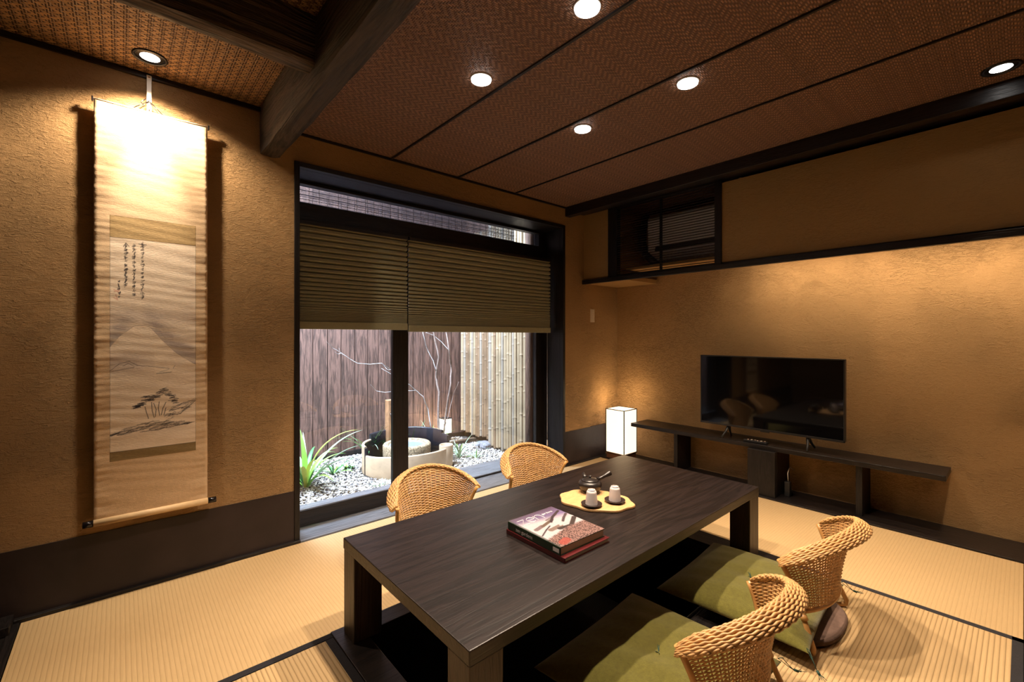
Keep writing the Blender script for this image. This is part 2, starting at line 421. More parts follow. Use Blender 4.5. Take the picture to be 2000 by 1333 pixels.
def rough_beam(name, a, b, mat, axis, label, amp=.004, step=.05):
    """squared old timber, long faces cut into short lengths and nudged"""
    lo, hi = a[axis], b[axis]; n = max(4, int((hi-lo)/step)); oth = [k for k in range(3) if k != axis]
    P = []; r = random.Random(hash(name) % 97)
    corners = [(0, 0), (.25, 0), (.5, 0), (.75, 0), (1, 0), (1, .5), (1, 1), (.5, 1), (0, 1), (0, .5)]
    ph = [r.uniform(0, 9) for _ in corners]
    for i in range(n+1):
        t = lo+(hi-lo)*i/n; row = []
        for k, (u, v) in enumerate(corners):
            p = [0, 0, 0]; p[axis] = t
            j = amp*(math.sin(t*7+ph[k])+.6*math.sin(t*23+ph[k]*2)+r.uniform(-.5, .5))
            j2 = amp*(math.sin(t*5+ph[k]*3)+r.uniform(-.5, .5))
            c = .006 if (u in (0, 1) and v in (0, 1)) else 0
            p[oth[0]] = a[oth[0]]+(b[oth[0]]-a[oth[0]])*u + j*.6 + (c if u == 0 else -c if u == 1 else 0)
            p[oth[1]] = a[oth[1]]+(b[oth[1]]-a[oth[1]])*v + j2*.7 + (c if v == 0 else -c if v == 1 else 0)
            row.append(tuple(p))
        row.append(row[0]); P.append(row)
    m = MB().grid(P, False); nc = len(corners)+1
    m.f.append(tuple(range(nc-1))); m.sm.append(False)
    o = (len(P)-1)*nc; m.f.append(tuple(o+k for k in range(nc-1))[::-1]); m.sm.append(False)
    return tag(m.build(name, mat, loc=((a[0]+b[0])/2, (a[1]+b[1])/2, a[2])), label, 'beam')
rough_beam('ceiling_beam', (.556, Y0+.01, 2.116), (.663, YA+.01, 2.44), M_TIMBER, 1, 'heavy old squared timber running under the ceiling to the wall above the window corner', .003)
rough_beam('ceiling_beam', (X0+.02, 1.765, 2.18), (.562, 1.86, 2.42), M_TIMBERX, 0, 'worn cross timber with splits, butting into the long heavy beam at upper left', .004)

# lower dark wainscot on the far wall, thin black base strip
st(bx('baseboard_left', (X0, YA-.004, 0), (.731, YA+.01, .288), M_KOSHI, bevel=0))
for x in (.30, -.22, -.74): 
    pass
st(bx('baseboard_right', (2.955, YA-.004, 0), (3.314, YA+.01, .30), M_KOSHI, bevel=0))
st(bx('baseboard_corner', (3.314, YA+.010, 0), (3.56, YA+.03, .300), M_KOSHI, bevel=0))
st(bx('trim_5', (-.32, 2.648, -.03), (.757, YA, .014), M_BLACKX, bevel=.002))
st(bx('trim_6', (2.93, 2.648, -.03), (3.434, YA, .010), M_BLACKX, bevel=.002))

# floor: mats with cloth edging, dark boards, pit of the sunken table
fl = empty('floor', (1.2, 1.0, 0), kind='structure')
BW = .030
def mat_(x0, y0, x1, y1, mat, borders):
    g = .0012
    o = MB().box((x0+g, y0+g, -.05), (x1-g, y1-g, 0)).build('tatami_mat', mat, fl, .0015)
    for sd in borders:
        a = [x0+g, y0+g, -.049]; b = [x1-g, y1-g, .0012]
        if sd == 'n': a[1] = y1-BW
        if sd == 's': b[1] = y0+BW
        if sd == 'w': b[0] = x0+BW
        if sd == 'e': a[0] = x1-BW
        MB().box(a, b).build('cloth_border', M_HERI, o)
    return o
mat_(-.30, 1.735, 1.45, 2.648, M_TAT_X, 's')
mat_(1.45, 1.765, 2.572, 2.648, M_TAT_X, 's')
mat_(2.572, 1.765, 3.434, 2.648, M_TAT_Y, '')
mat_(2.572, .0, 3.434, 1.765, M_TAT_Y, '')
mat_(2.572, -1.765, 3.434, 0, M_TAT_Y, '')
mat_(.62, 0, 2.572, .79, M_TAT_YS, 'se')
mat_(.62, -.9, 2.572, 0, M_TAT_Y, 'e')
mat_(-.30, .0, .612, 1.735, M_TAT_XS, 'e')
mat_(-.30, -.9, .62, 0, M_TAT_X, '')
bx('floor_board', (X0, Y0, -.05), (-.33, 2.66, -.002), M_BLACKY, fl)
bx('floor_board', (-.33, Y0, -.05), (-.302, 2.648, .003), M_BLACKY, fl)
bx('floor_board', (-.33, Y0, -.05), (XB, -.905, -.003), M_BLACKX, fl)
bx('floor_board', (-.36, 2.56, 0), (-.32, 2.668, .035), M_BLACKY, fl)
# board and rails along the right wall
bx('floor_board', (3.434, Y0, -.05), (3.60, 2.672, .010), M_BLACKY, fl)
bx('floor_board', (3.602, Y0, -.05), (XB, 2.69, .006), M_BLACKY, fl)
# wooden rim round the pit
bx('pit_rim', (.612, .79, -.06), (.715, 1.765, .006), M_TABLE, fl)
bx('pit_rim', (2.43, .79, -.06), (2.572, 1.765, .006), M_BLACKY, fl)
bx('pit_rim', (.715, 1.675, -.06), (2.43, 1.765, .006), M_BLACKX, fl)
bx('pit_rim', (.715, .79, -.06), (2.43, .905, .006), M_BLACKX, fl)
pit = MB()
pit.box((.66, .85, -.42), (2.49, 1.72, -.40)); pit.box((.64, .83, -.42), (.66, 1.74, -.055)); pit.box((2.49, .83, -.42), (2.51, 1.74, -.055))
pit.box((.64, 1.72, -.42), (2.51, 1.74, -.055)); pit.box((.64, .83, -.42), (2.51, .85, -.055))
pit.build('pit_lining', M_BLACKX, fl)
MB().box((X0, Y0, -.5), (XB, YA, -.44)).build('subfloor', M_BLACKX, fl)

# ------------------------------------------------------------------ window
wn = empty('window_1', (1.85, YA, 0), kind='structure')
F = lambda n, a, b, mt=M_BLACK, p=wn, bv=.002: bx(n, a, b, mt, p, bv)
F('casing', (.729, YA-.010, 0), (.757, YA+.03, 2.127))
F('casing', (2.93, YA-.010, 0), (2.956, YA+.03, 2.127))
F('casing', (.757, YA-.010, 2.10), (2.93, YA+.03, 2.127), M_BLACKX)
F('jamb', (.735, YA+.03, 0), (.757, 3.01, 2.10)); F('jamb', (2.93, YA+.03, 0), (2.95, 3.01, 2.12))
F('lintel', (.757, YA+.03, 2.10), (2.93, 3.01, 2.12), M_BLACKX)
F('transom_rail', (.757, 2.88, 1.80), (2.93, 2.985, 1.962), M_BLACKX)
F('transom_rail', (.757, 2.90, 2.082), (2.93, 2.96, 2.10), M_BLACKX)
F('transom_stile', (2.862, 2.90, 1.96), (2.93, 2.96, 2.084))
F('transom_stile', (.757, 2.90, 1.96), (.80, 2.96, 2.084))
MB().box((.80, 2.928, 1.96), (2.862, 2.933, 2.084)).build('pane', M_GLASS, wn)
F('sill_board', (.757, YA-.004, -.04), (2.93, 2.852, .0), M_SILL); F('sill_board', (.757, 2.855, -.04), (2.93, 2.915, -.003), M_SILL)
F('sill_board', (.757, 2.918, -.04), (2.93, 3.105, -.004), M_SILL); F('sill_board', (.70, 3.11, -.05), (3.02, 3.272, -.012), M_SILL)
F('sill_fascia', (.70, 3.25, -.14), (3.02, 3.268, -.05), M_SILL)
# inner sliding sash
F('sash_bottom_rail', (.757, 2.852, .003), (1.475, 2.885, .100), M_BLACKX)
F('sash_bead', (.79, 2.858, .100), (1.41, 2.879, .104), M_SILL, wn, 0)
F('sash_stile', (1.41, 2.852, .10), (1.475, 2.885, 1.80)); F('sash_stile', (.757, 2.852, .10), (.79, 2.885, 1.80))
MB().box((.79, 2.866, .10), (1.41, 2.871, 1.80)).build('pane', M_GLASS, wn)
MB().lathe([(.0, 0), (.011, 0), (.011, .006), (.007, .008), (.0, .008)], (0, 0, 0), 16, False).build('sash_lock', M_CHROME, wn).matrix_local = Matrix.Translation((1.44-1.85, 2.852-YA, .92)) @ Matrix.Rotation(PI/2, 4, 'X')
# outer fixed pane
F('sash_stile', (1.482, 2.905, .0), (1.556, 2.94, 1.80)); F('sash_stile', (2.832, 2.905, .0), (2.93, 2.94, 1.80))
F('sash_bead', (1.556, 2.912, -.003), (2.832, 2.930, .009), M_BLACKX, wn, 0)
MB().box((1.556, 2.919, .006), (2.832, 2.924, 1.80)).build('pane', M_GLASS, wn)

# ------------------------------------------------------------------ pleated blinds
def blind(x0, x1, zb, label):
    t = empty('pleated_blind', ((x0+x1)/2, 2.80, zb), label, 'blind', 'pleated blinds over the window')
    pitch = [.046]*4+[.042]*3+[.037]*3+[.032]*3+[.026]*3+[.018]*3+[.010]*5+[.006]*5
    H_ = 1.815-(zb+.046); k = H_/sum(pitch); pts = []; z = 1.815
    for p in pitch:
        p *= k; a = min(.017, p*.48+.002)
        pts.append((2.800-a*.5, z)); pts.append((2.800+a, z-p*.30)); pts.append((2.800-a*.2, z-p*.55)); z -= p
    pts.append((2.80, z))
    m = MB(); P = []
    nx = 24
    for (y, zz) in pts:
        P.append([(x0+(x1-x0)*i/nx, y + .0012*math.sin(i*1.7+zz*40)*(zz < zb+.2), zz) for i in range(nx+1)])
    m.grid(P, False)
    o = m.build('pleated_fabric', M_BLIND, t)
    so = o.modifiers.new('thick', 'SOLIDIFY'); so.thickness = .0012
    bx('bottom_rail', (x0, 2.788, zb), (x1, 2.812, zb+.046), M_BLIND, t, .003)
    bx('head_rail', (x0, 2.78, 1.812), (x1, 2.825, 1.835), M_BLACKX, t, .002)
    return t
b1 = blind(.765, 1.488, 1.192, 'olive pleated blind on the left, narrower of the two, drawn over half the window')
b2 = blind(1.498, 2.90, 1.180, 'wide olive pleated blind on the right part of the window')
m = MB().tube([(2.868, 2.80, 1.18), (2.868, 2.80, .28), (2.868, 2.80, .22)], [.0013, .0013, .0013], 6)
m.lathe([(.003, 0), (.006, .01), (.004, .05), (.002, .055)], (2.868, 2.80, .17), 10)
m.build('pull_cord', M_WHITEP, b2)

# ------------------------------------------------------------------ ledge, lattice cabinet and air conditioner
led = empty('wall_ledge', (3.2, 1.2, 1.625), 'long black ledge board under the upper right wall', 'ledge')
bx('front_board', (3.195, Y0+.01, 1.625), (3.225, YA+.016, 1.662), M_BLACKY, led, .002)
bx('back_board', (3.225, 2.25, 1.637), (XB-.002, YA+.016, 1.673), M_WALLU, led, 0)
bx('back_board', (3.27, Y0+.01, 1.722), (XB-.002, 2.25, 1.738), M_WALLU, led, 0)
bx('back_board', (3.225, Y0+.01, 1.655), (3.27, 2.25, 1.673), M_BLACKY, led, 0)
lat = empty('lattice_screen', (XU, 1.86, 1.667), 'black slatted wooden screen in front of an air conditioner above the ledge', 'screen')
bx('post', (3.205, 2.30, 1.664), (3.26, 2.392, 2.262), M_BLACK, lat); bx('post', (3.205, 1.414, 1.664), (3.26, 1.461, 2.262), M_BLACK, lat)
bx('bottom_rail', (3.21, 1.461, 1.664), (3.25, 2.30, 1.677), M_BLACKY, lat); bx('top_rail', (3.21, 1.461, 2.245), (3.25, 2.30, 2.262), M_BLACKY, lat)
bx('middle_bar', (3.222, 1.885, 1.677), (3.236, 1.905, 2.245), M_BLACK, lat)
n = 29
slm = None
for i in range(n):
    z = 1.688+i*(2.236-1.688)/(n-1)
    if slm is None:
        o = bx('slat', (3.212, 1.462, z-.0026), (3.217, 2.299, z+.0026), M_BLACKY, lat, 0); slm = o; z0_ = z
    else:
        o = bpy.data.objects.new('slat', slm.data); COL.objects.link(o); o.parent = lat; o.location = (0, 0, z-z0_)
# air conditioner
ac = empty('air_conditioner', (3.6, 1.75, 1.78), 'white wall air conditioner half hidden behind the black slats', 'appliance')
prof = [(3.755, 1.80), (3.62, 1.79), (3.55, 1.815), (3.522, 1.87), (3.515, 2.17), (3.535, 2.20), (3.755, 2.205)]
m = MB(); ys = [1.36, 2.19]
vs = [(x, y, z) for y in ys for x, z in prof]; k = len(prof)
m.add(vs, [tuple(range(k)), tuple(range(k, 2*k))[::-1]]+[(i, (i+1) % k, k+(i+1) % k, k+i) for i in range(k)][:k])
m.build('housing', M_ACW, ac, .004)
bx('air_outlet', (3.516, 1.42, 1.905), (3.56, 2.12, 1.932), M_PLAST, ac, .002)
bx('louver', (3.508, 1.42, 1.893), (3.520, 2.12, 1.906), M_PLAST, ac, .001)
hz = MB().tube([(3.60, 2.26, 2.24), (3.56, 2.27, 2.10), (3.54, 2.26, 1.98), (3.52, 2.22, 1.88), (3.52, 2.14, 1.80), (3.56, 2.10, 1.745)], .034, 10)
hz.build('dark_curved_tube', M_PLAST, ac)  # dark curved tube beside the housing
# cabinet inner faces
st(bx('trim_7', (3.27, 2.392, 1.675), (XB, 2.41, 2.285), M_WALLU, bevel=0)); st(bx('trim_8', (3.27, 1.30, 1.738), (XB, 1.318, 2.285), M_WALLU, bevel=0))

# ------------------------------------------------------------------ LED strip hidden behind the ledge
def ledstrip(y0, y1, e):
    t = empty('light_strip', (3.50, (y0+y1)/2, 1.70), 'slim light strip tucked behind the long ledge board above the television', 'light')
    bx('strip_body', (3.482, y0, 1.705), (3.518, y1, 1.722), M_WHITEP, t, .001)
    bx('strip_lens', (3.486, y0+.01, 1.701), (3.514, y1-.01, 1.705), MATS['strip_lens'], t, 0)
    light('light_strip_glow', 'AREA', (3.50, (y0+y1)/2, 1.698), e, WARM, (3.70, (y0+y1)/2, 1.25), shape='RECTANGLE', size=y1-y0, size_y=.02)
emit('strip_lens', WARM, 3)
ledstrip(-1.4, 1.35, 15)

# ------------------------------------------------------------------ recessed downlights
def downlight(x, y, zc, r, dark, e, target=None, size=62, blend=.7, color=WARM, label='', rad=.028, glow=None):
    t = empty('downlight', (x, y, zc), label, 'light', 'recessed ceiling downlights')
    trim = M_DLBLK if dark else M_DLWHT
    m = MB().lathe([(r, .002), (r, -.004), (r*.93, -.006), (r*.80, -.001), (r*.80, .003)], (x, y, zc), 40, False)
    m.build('trim_ring', trim, t)
    q = .56 if dark else .84
    m = MB().lathe([(r*.80, .0), (r*.72, -.0005), (r*.60, -.001), (r*.56, -.0015)] if dark else [(r*.80, 0), (r*.84, -.010), (r*.90, -.012), (r*.92, -.004)], (x, y, zc), 40, False)
    m.build('inner_ring', M_DLBLK if dark else M_DIFF, t)  # on white lights this ring glows, added to light the ceiling around
    m = MB().lathe([(.0001, -.0026), (r*.35, -.0035), (r*q, -.0020), (r*q, .001)], (x, y, zc), 32, False)
    m.build('lens', M_SPOTW, t)
    tg = target or (x, y, 0)
    light('downlight_beam', 'SPOT', (x, y, zc-.035), e, color, tg, spot_size=math.radians(size), spot_blend=blend, shadow_soft_size=rad)
    return t
LB = 'round white-rimmed downlight, '
TC = (1.0, .79, .585)
downlight(1.214, .993, ZR, .048, False, 88, label=LB+'nearest one, cut by the top edge of the photo', size=100, color=TC)
downlight(1.201, 1.579, ZR, .048, False, 88, label=LB+'on the second ceiling panel close to the heavy timber beam', size=100, color=TC)
downlight(1.914, .992, ZR, .048, False, 88, label=LB+'right-hand one of the two over the far table half', size=100, color=TC)
downlight(1.905, 1.590, ZR, .048, False, 88, label=LB+'smallest and farthest, closest to the window blinds', size=100, color=TC)
downlight(2.817, .064, ZR, .062, True, 75, label='black-rimmed downlight at the upper right edge near the dark wall beam', size=66, color=WARM)
downlight(.098, 2.50, ZL, .062, True, 48, target=(.098, 2.665, 1.50), size=36, blend=.95, color=(1, .86, .68), label='black-rimmed downlight shining on the hanging scroll', rad=.02)
light('scroll_wash', 'SPOT', (.098, 2.50, ZL-.04), 46, (1, .80, .58), (.098, 2.50, 0), spot_size=math.radians(140), spot_blend=.6, shadow_soft_size=.02)
downlight(-.55, 1.0, ZL, .062, True, 22, label='black-rimmed downlight behind the worn cross timber, outside the picture', size=80, color=WARM)
# ================================================================== FURNITURE
# sunken table
TX0, TX1, TY0, TY1, TZ = .65, 2.49, .903, 1.735, .37
tb = empty('low_table', (1.57, 1.32, .006), 'large low dark wooden table standing over the sunken pit', 'table')
bx('tabletop', (TX0, TY0, TZ-.042), (TX1, TY1, TZ), M_TABLE, tb, .003)
for x in (TX0+.002, TX1-.112):
    for y in (TY0+.002, TY1-.102):
        bx('leg', (x, y, .006), (x+.11, y+.10, TZ-.041), M_TABLEZ, tb, .003)
for y in (TY0+.03, TY1-.05):
    bx('apron', (TX0+.112, y, TZ-.062), (TX1-.112, y+.02, TZ-.041), M_TABLE, tb, 0)

# ---- rattan floor chair, local frame: opening towards +Y, origin on the floor below the feet line
def shell_pt(u, v):
    """u -1..1 round the back, v 0..1 from the seat to the rim"""
    a = u*math.radians(82)
    tx = .236*math.sin(a)/math.sin(math.radians(82)); c = max(0, (math.cos(a)-math.cos(math.radians(82)))/(1-math.cos(math.radians(82))))
    T = Vector((tx, .100-.180*c, .316+.110*c**.9))
    B = Vector((.205*u, .045-.062*max(0, 1-abs(u)**2.2), .140))
    v = max(0, v); f = v; g = .30*v+.70*v**2.2
    v = max(0, v)
    return Vector((B.x+(T.x-B.x)*(.45*v+.55*v**1.6), B.y+(T.y-B.y)*g, B.z+(T.z-B.z)*f))
def shell_n(u, v):
    e = .01
    du = shell_pt(min(1, u+e), v)-shell_pt(max(-1, u-e), v); dv = shell_pt(u, min(1, v+e))-shell_pt(u, max(0, v-e))
    return du.cross(dv).normalized()
def chair_meshes():
    ms = {}
    NST = 22; rows = 42; seg = NST*4
    m = MB()
    us = [-1+2*i/seg for i in range(seg+1)]
    for r in range(rows):
        v = (r+.5)/rows*.985; hgt = .0030
        pts = []; 
        for i, u in enumerate(us):
            p = shell_pt(u, v); n_ = shell_n(u, v)
            off = .0030*math.cos(PI*i/4.0 + PI*(r % 2))
            pts.append((p+n_*off, n_, (shell_pt(u, min(1, v+.01))-shell_pt(u, v-.01 if v > .01 else 0)).normalized()))
        P = []
        span = (shell_pt(0, min(1, v+.5/rows))-shell_pt(0, v-.5/rows)).length
        for (p, n_, t_), u in zip(pts, us):
            sp = (shell_pt(u, min(1, v+.5/rows))-shell_pt(u, max(0, v-.5/rows))).length
            h2 = sp*.47
            P.append([p+t_*h2, p+n_*.0022+t_*h2*.5, p+n_*.0022-t_*h2*.5, p-t_*h2, p-n_*.0022, p+t_*h2])
        m.grid(P, True)
    for k in range(NST+1):
        u = -1+2*k/NST
        m.tube([shell_pt(u, j/10) for j in range(11)], .0023, 6, False)
    ms['woven_back'] = (m.mesh('woven_back', M_RATTAN), 'stuff')
    # rim: strands laid round a flat oval core, each swelling and dipping like the braid
    m = MB(); NS = 19; N = 170; braid = []
    core = []
    for i in range(N+1):
        u = -1+2*i/N; a = u*math.radians(82)
        p = shell_pt(u, 1.0)
        out = Vector((math.sin(a)*1.05, -math.cos(a)*.9, 0)).normalized()
        dn = (out*.86 - Vector((0, 0, .52))).normalized()
        up = Vector((out.x*.52, out.y*.52, .86)).normalized()
        core.append((p+out*.017-Vector((0, 0, .004)), dn, up))
    Lc = [0]
    for i in range(1, N+1): Lc.append(Lc[-1]+(core[i][0]-core[i-1][0]).length)
    tot = Lc[-1]
    m2 = MB()
    for s in range(NS):
        th = 2*PI*s/NS; pts = []; rr = []
        for i in range(N+1):
            c, dn, up = core[i]
            endt = min(1, .62+min(Lc[i], tot-Lc[i])/.05*.38)
            ph = Lc[i]/.030*2*PI + s*2*PI*.37
            tw = th + .055*math.sin(ph)
            k_ = 1+.055*math.cos(ph)
            pts.append(c+(dn*math.cos(tw)*.0275+up*math.sin(tw)*.0105)*k_*endt)
            rr.append(.0038*(1+.14*math.cos(ph))*endt)
        m2.tube(pts, rr, 6, True)
    # core fills the gaps
    P = []
    for i in range(0, N+1, 2):
        c, dn, up = core[i]; e_ = .75
        P.append([c+(dn*math.cos(2*PI*k/12)*.0255+up*math.sin(2*PI*k/12)*.0085)*(.7 if i in (0, N) else 1) for k in range(13)])
    m3 = MB().grid(P, True)
    for idx in (0, -1):
        o = len(m3.v); m3.v.extend([tuple(q) for q in P[idx][:12]]); m3.f.append(tuple(range(o, o+12))); m3.sm.append(False)
    ms['braided_rim'] = (m2.mesh('braided_rim', M_RATTAN), None)
    ms['rim_core'] = (m3.mesh('rim_core', M_RATTANR), None)
    # bottom rail
    m = MB().tube([shell_pt(-1+2*i/24, 0)+Vector((0, 0, -.006)) for i in range(25)], .0085, 10)
    ms['bottom_rail'] = (m.mesh('bottom_rail', M_RATTANR), None)
    for s, nm in ((-1, 'L'), (1, 'R')):
        edge = [shell_pt(s, v/8)+Vector((s*.004, .004, 0)) for v in range(8, -1, -1)]
        m = MB().tube(edge, .0095, 10); ms['edge_post'+nm] = (m.mesh('edge_post', M_RATTANR), None)
        m = MB().tube([Vector((s*.208, .040, .137)), Vector((s*.216, .018, .08)), Vector((s*.226, -.002, .03)), Vector((s*.226, .0, .014)), Vector((s*.214, .016, .010)), Vector((s*.16, .05, .010))],
                      [.009, .009, .0095, .0095, .009, .008], 10)
        m.tube([Vector((s*.209, .036, .128)), Vector((s*.212, .028, .112))], .0125, 12)
        ms['leg'+nm] = (m.mesh('leg', M_RATTANR), None)
    # seat board
    out = []
    for k in range(48):
        a = 2*PI*k/48; ex = 2.6
        cx = math.copysign(abs(math.cos(a))**(2/ex), math.cos(a)); sy = math.copysign(abs(math.sin(a))**(2/ex), math.sin(a))
        out.append((.215*cx, .155+.205*sy if sy > 0 else .155+.200*sy))
    m = MB().prism(out, .004, .026); ms['seat_board'] = (m.mesh('seat_board', M_SUEDE), None)
    return ms
CM = chair_meshes()
def make_chair(x, y, rz, label):
    t = empty('floor_chair', (x, y, 0), label, 'chair', 'legless rattan chairs round the low table', rz=rz)
    for k, (me, kd) in CM.items():
        o = bpy.data.objects.new(me.name.split('.')[0], me); COL.objects.link(o); o.parent = t
        if kd: o['kind'] = kd
        if k == 'seat_board':
            b = o.modifiers.new('bevel', 'BEVEL'); b.width = .008; b.segments = 3; b.limit_method = 'ANGLE'
            o['label'] = 'brown felt seat board'
    return t
# ---- cushion
CW, CD = .61, .56
def cushion_mesh(seed):
    r = random.Random(seed); N = 40; ph = [r.uniform(0, 6) for _ in range(8)]
    def H(u, v):
        e = (1-abs(u)**3.2)*(1-abs(v)**3.2)
        h = .050*max(0, e)**.5
        d = math.hypot(u, v); h -= .014*math.exp(-(d/.16)**2)
        h += .0035*math.sin(6*u+ph[0])*math.sin(5*v+ph[1])*e + .002*math.sin(17*u+ph[2]+3*v)*e
        rim = max(abs(u), abs(v)); h += .002*math.sin(40*(u if abs(v) > abs(u) else v)+ph[3])*max(0, rim-.72)*3*(1-rim)*3
        return h
    def XY(u, v):
        k = 1-.045*(1-abs(v)**2)*abs(u)**6*0 
        px = u*(1-.05*(1-v*v)); py = v*(1-.05*(1-u*u))
        return px*CW/2, py*CD/2
    top = []; bot = []
    for i in range(N+1):
        rt = []; rb = []
        for j in range(N+1):
            u = math.sin((-1+2*i/N)*PI/2); v = math.sin((-1+2*j/N)*PI/2); x, y = XY(u, v); h = H(u, v)
            rt.append((x, y, .040+h*1.05)); rb.append((x, y, .040-min(h*.62, .030)))
        top.append(rt); bot.append(rb)
    m = MB().grid(top); m.grid([row[::-1] for row in bot])
    me = m.mesh('cover', M_CUSH); 
    import bmesh
    bm = bmesh.new(); bm.from_mesh(me); bmesh.ops.remove_doubles(bm, verts=bm.verts, dist=.0004); bmesh.ops.recalc_face_normals(bm, faces=bm.faces); bm.to_mesh(me); bm.free()
    for p in me.polygons: p.use_smooth = True
    return me
CUSH = [cushion_mesh(s) for s in (1, 2)]
def tassel_bm(c, d, r):
    m = MB(); c = Vector(c); d = Vector(d)
    e = c+d*.055
    m.tube([c+Vector((0, 0, .012)), c+d*.015+Vector((0, 0, .014)), c+d*.035+Vector((0, 0, -.010)), e+Vector((0, 0, -.028))], .0013, 6)
    m.tube([c+Vector((0, 0, .012)), c+d*.012+Vector((.004, .003, .002)), c+d*.03+Vector((.003, -.002, -.014)), e+Vector((0, 0, -.028))], .0011, 6)
    m.tube([e+Vector((0, 0, -.026)), e+d*.012+Vector((0, 0, -.031))], .0042, 8)
    for k in range(7):
        q = Vector((r.uniform(-.012, .012), r.uniform(-.012, .012), 0))
        m.tube([e+d*.008+Vector((0, 0, -.030)), e+d*.028+q+Vector((0, 0, -.0325))], .0009, 4)
    return m
def make_cushion(x, y, rz, z, label, var=0, tass=True):
    t = empty('floor_cushion', (x, y, z), label, 'cushion', 'green cushions on the rattan chairs', rz=rz)
    o = bpy.data.objects.new('cover', CUSH[var]); COL.objects.link(o); o.parent = t
    r = random.Random(3+var)
    m = MB(); h0 = .0395+.0375
    for a, ln in ((.45, .030), (.62, .034), (2.4, .012), (3.75, .012)):
        d = Vector((math.cos(a), math.sin(a), 0))
        m.tube([Vector((0, 0, h0+.001)), d*ln*.5+Vector((0, 0, h0+.006)), d*ln+Vector((0, 0, h0+.008))], .0013, 5)
    me = m.mesh('tuft', M_TASSEL); o = bpy.data.objects.new('tuft', me); COL.objects.link(o); o.parent = t
    if tass:
        for sx in (-1, 1):
            me = tassel_bm((sx*CW*.485, -CD*.485, .040), Vector((sx*.7, -.7, 0)).normalized(), r).mesh('tassel', M_TASSEL)
            o = bpy.data.objects.new('tassel', me); COL.objects.link(o); o.parent = t
    return t
SEATS = [(2.092, .498, 0, 'rattan floor chair seen from behind, nearer to the television'),
         (1.372, .513, 0, 'rattan floor chair in front, cut by the lower edge of the photo'),
         (1.250, 2.100, PI, 'rattan floor chair across the table in front of the sliding window, nearer to the scroll'),
         (1.995, 2.110, PI, 'rattan floor chair across the table, beside the window corner and the bamboo')]
CL = ['moss green cushion under the rattan chair nearer to the television', 'moss green cushion nearest the camera at the lower edge of the photo',
      'moss green cushion across the table on the chair nearer to the scroll', 'moss green cushion across the table on the chair by the window corner']
for i, (x, y, rz, lb) in enumerate(SEATS):
    make_chair(x, y, rz, lb)
    s = 1 if rz == 0 else -1
    make_cushion(x-.030*s, y+.283*s, rz+.055, .022, CL[i], i % 2)

# ------------------------------------------------------------------ shelf and television
sh = empty('wall_shelf', (3.63, 1.32, .01), 'long low black plank shelf along the right wall', 'shelf')
bx('plank', (3.492, .288, .330), (XB-.003, 2.352, .362), M_BLACKY, sh, .003)
bx('upright', (3.525, .672, .006), (XB-.004, .706, .330), M_BLACK, sh, .002)
bx('upright', (3.525, 1.918, .006), (XB-.004, 1.950, .330), M_BLACK, sh, .002)
bx('centre_panel', (3.46, 1.152, .010), (3.50, 1.335, .330), M_BLACK, sh, .003)
bx('centre_panel', (3.50, 1.152, .010), (XB-.004, 1.175, .330), M_BLACK, sh, .002)
pw = empty('power_strip', (3.60, 1.10, .006), 'small power adapter with a cable beside the centre panel under the shelf', 'adapter')
bx('body', (3.56, 1.09, .010), (3.60, 1.125, .115), M_PLAST, pw, .004)
MB().tube([(3.58, 1.105, .11), (3.585, 1.11, .17), (3.66, 1.12, .20), (3.75, 1.12, .16)], .003, 6).build('cable', M_WHITEP, pw)
tv = empty('television', (3.58, 1.248, .362), 'flat black television standing on the long low shelf', 'television')
bx('housing', (3.560, .768, .455), (3.592, 1.732, .998), M_PLAST, tv, .003)
bx('rear_housing', (3.592, .95, .48), (3.635, 1.55, .80), M_PLAST, tv, .01)
m = MB(); a, b, c, d = .768, 1.732, .452, .998; w_ = .008
m.box((3.551, a, c), (3.561, b, c+.014)); m.box((3.551, a, d-w_), (3.561, b, d)); m.box((3.551, a, c), (3.561, a+w_, d)); m.box((3.551, b-w_, c), (3.561, b, d))
m.build('bezel', M_TVB, tv, .001)
bx('screen', (3.5545, a+w_, c+.014), (3.561, b-w_, d-w_), M_TV, tv, 0)
bx('sensor_bar', (3.552, 1.22, .444), (3.558, 1.28, .452), M_PLAST, tv, .001)
for y in (.985, 1.515):
    m = MB()
    for dx in (-.085, .085):
        m.tube([(3.577, y, .462), (3.577+dx*.5, y+(.012 if y > 1.2 else -.012), .405), (3.577+dx, y+(.02 if y > 1.2 else -.02), .3685)], [.010, .008, .006], 8)
    m.build('foot', M_PLAST, tv)
rc = empty('remote_control', (3.535, 1.30, .362), 'slim black remote control with tiny buttons lying on the shelf under the television', 'remote')
bx('body', (3.515, 1.225, .362), (3.553, 1.385, .379), M_PLAST, rc, .004)
for i in range(6):
    for j in range(2):
        bx('button', (3.522+j*.014, 1.24+i*.022, .379), (3.530+j*.014, 1.250+i*.022, .3815), M_WHITEP if (i+j) % 3 else M_RED, rc, .001)
dn = empty('wall_outlet', (XB, 1.02, .10), 'small outlet plate low on the right wall below the shelf', 'outlet')

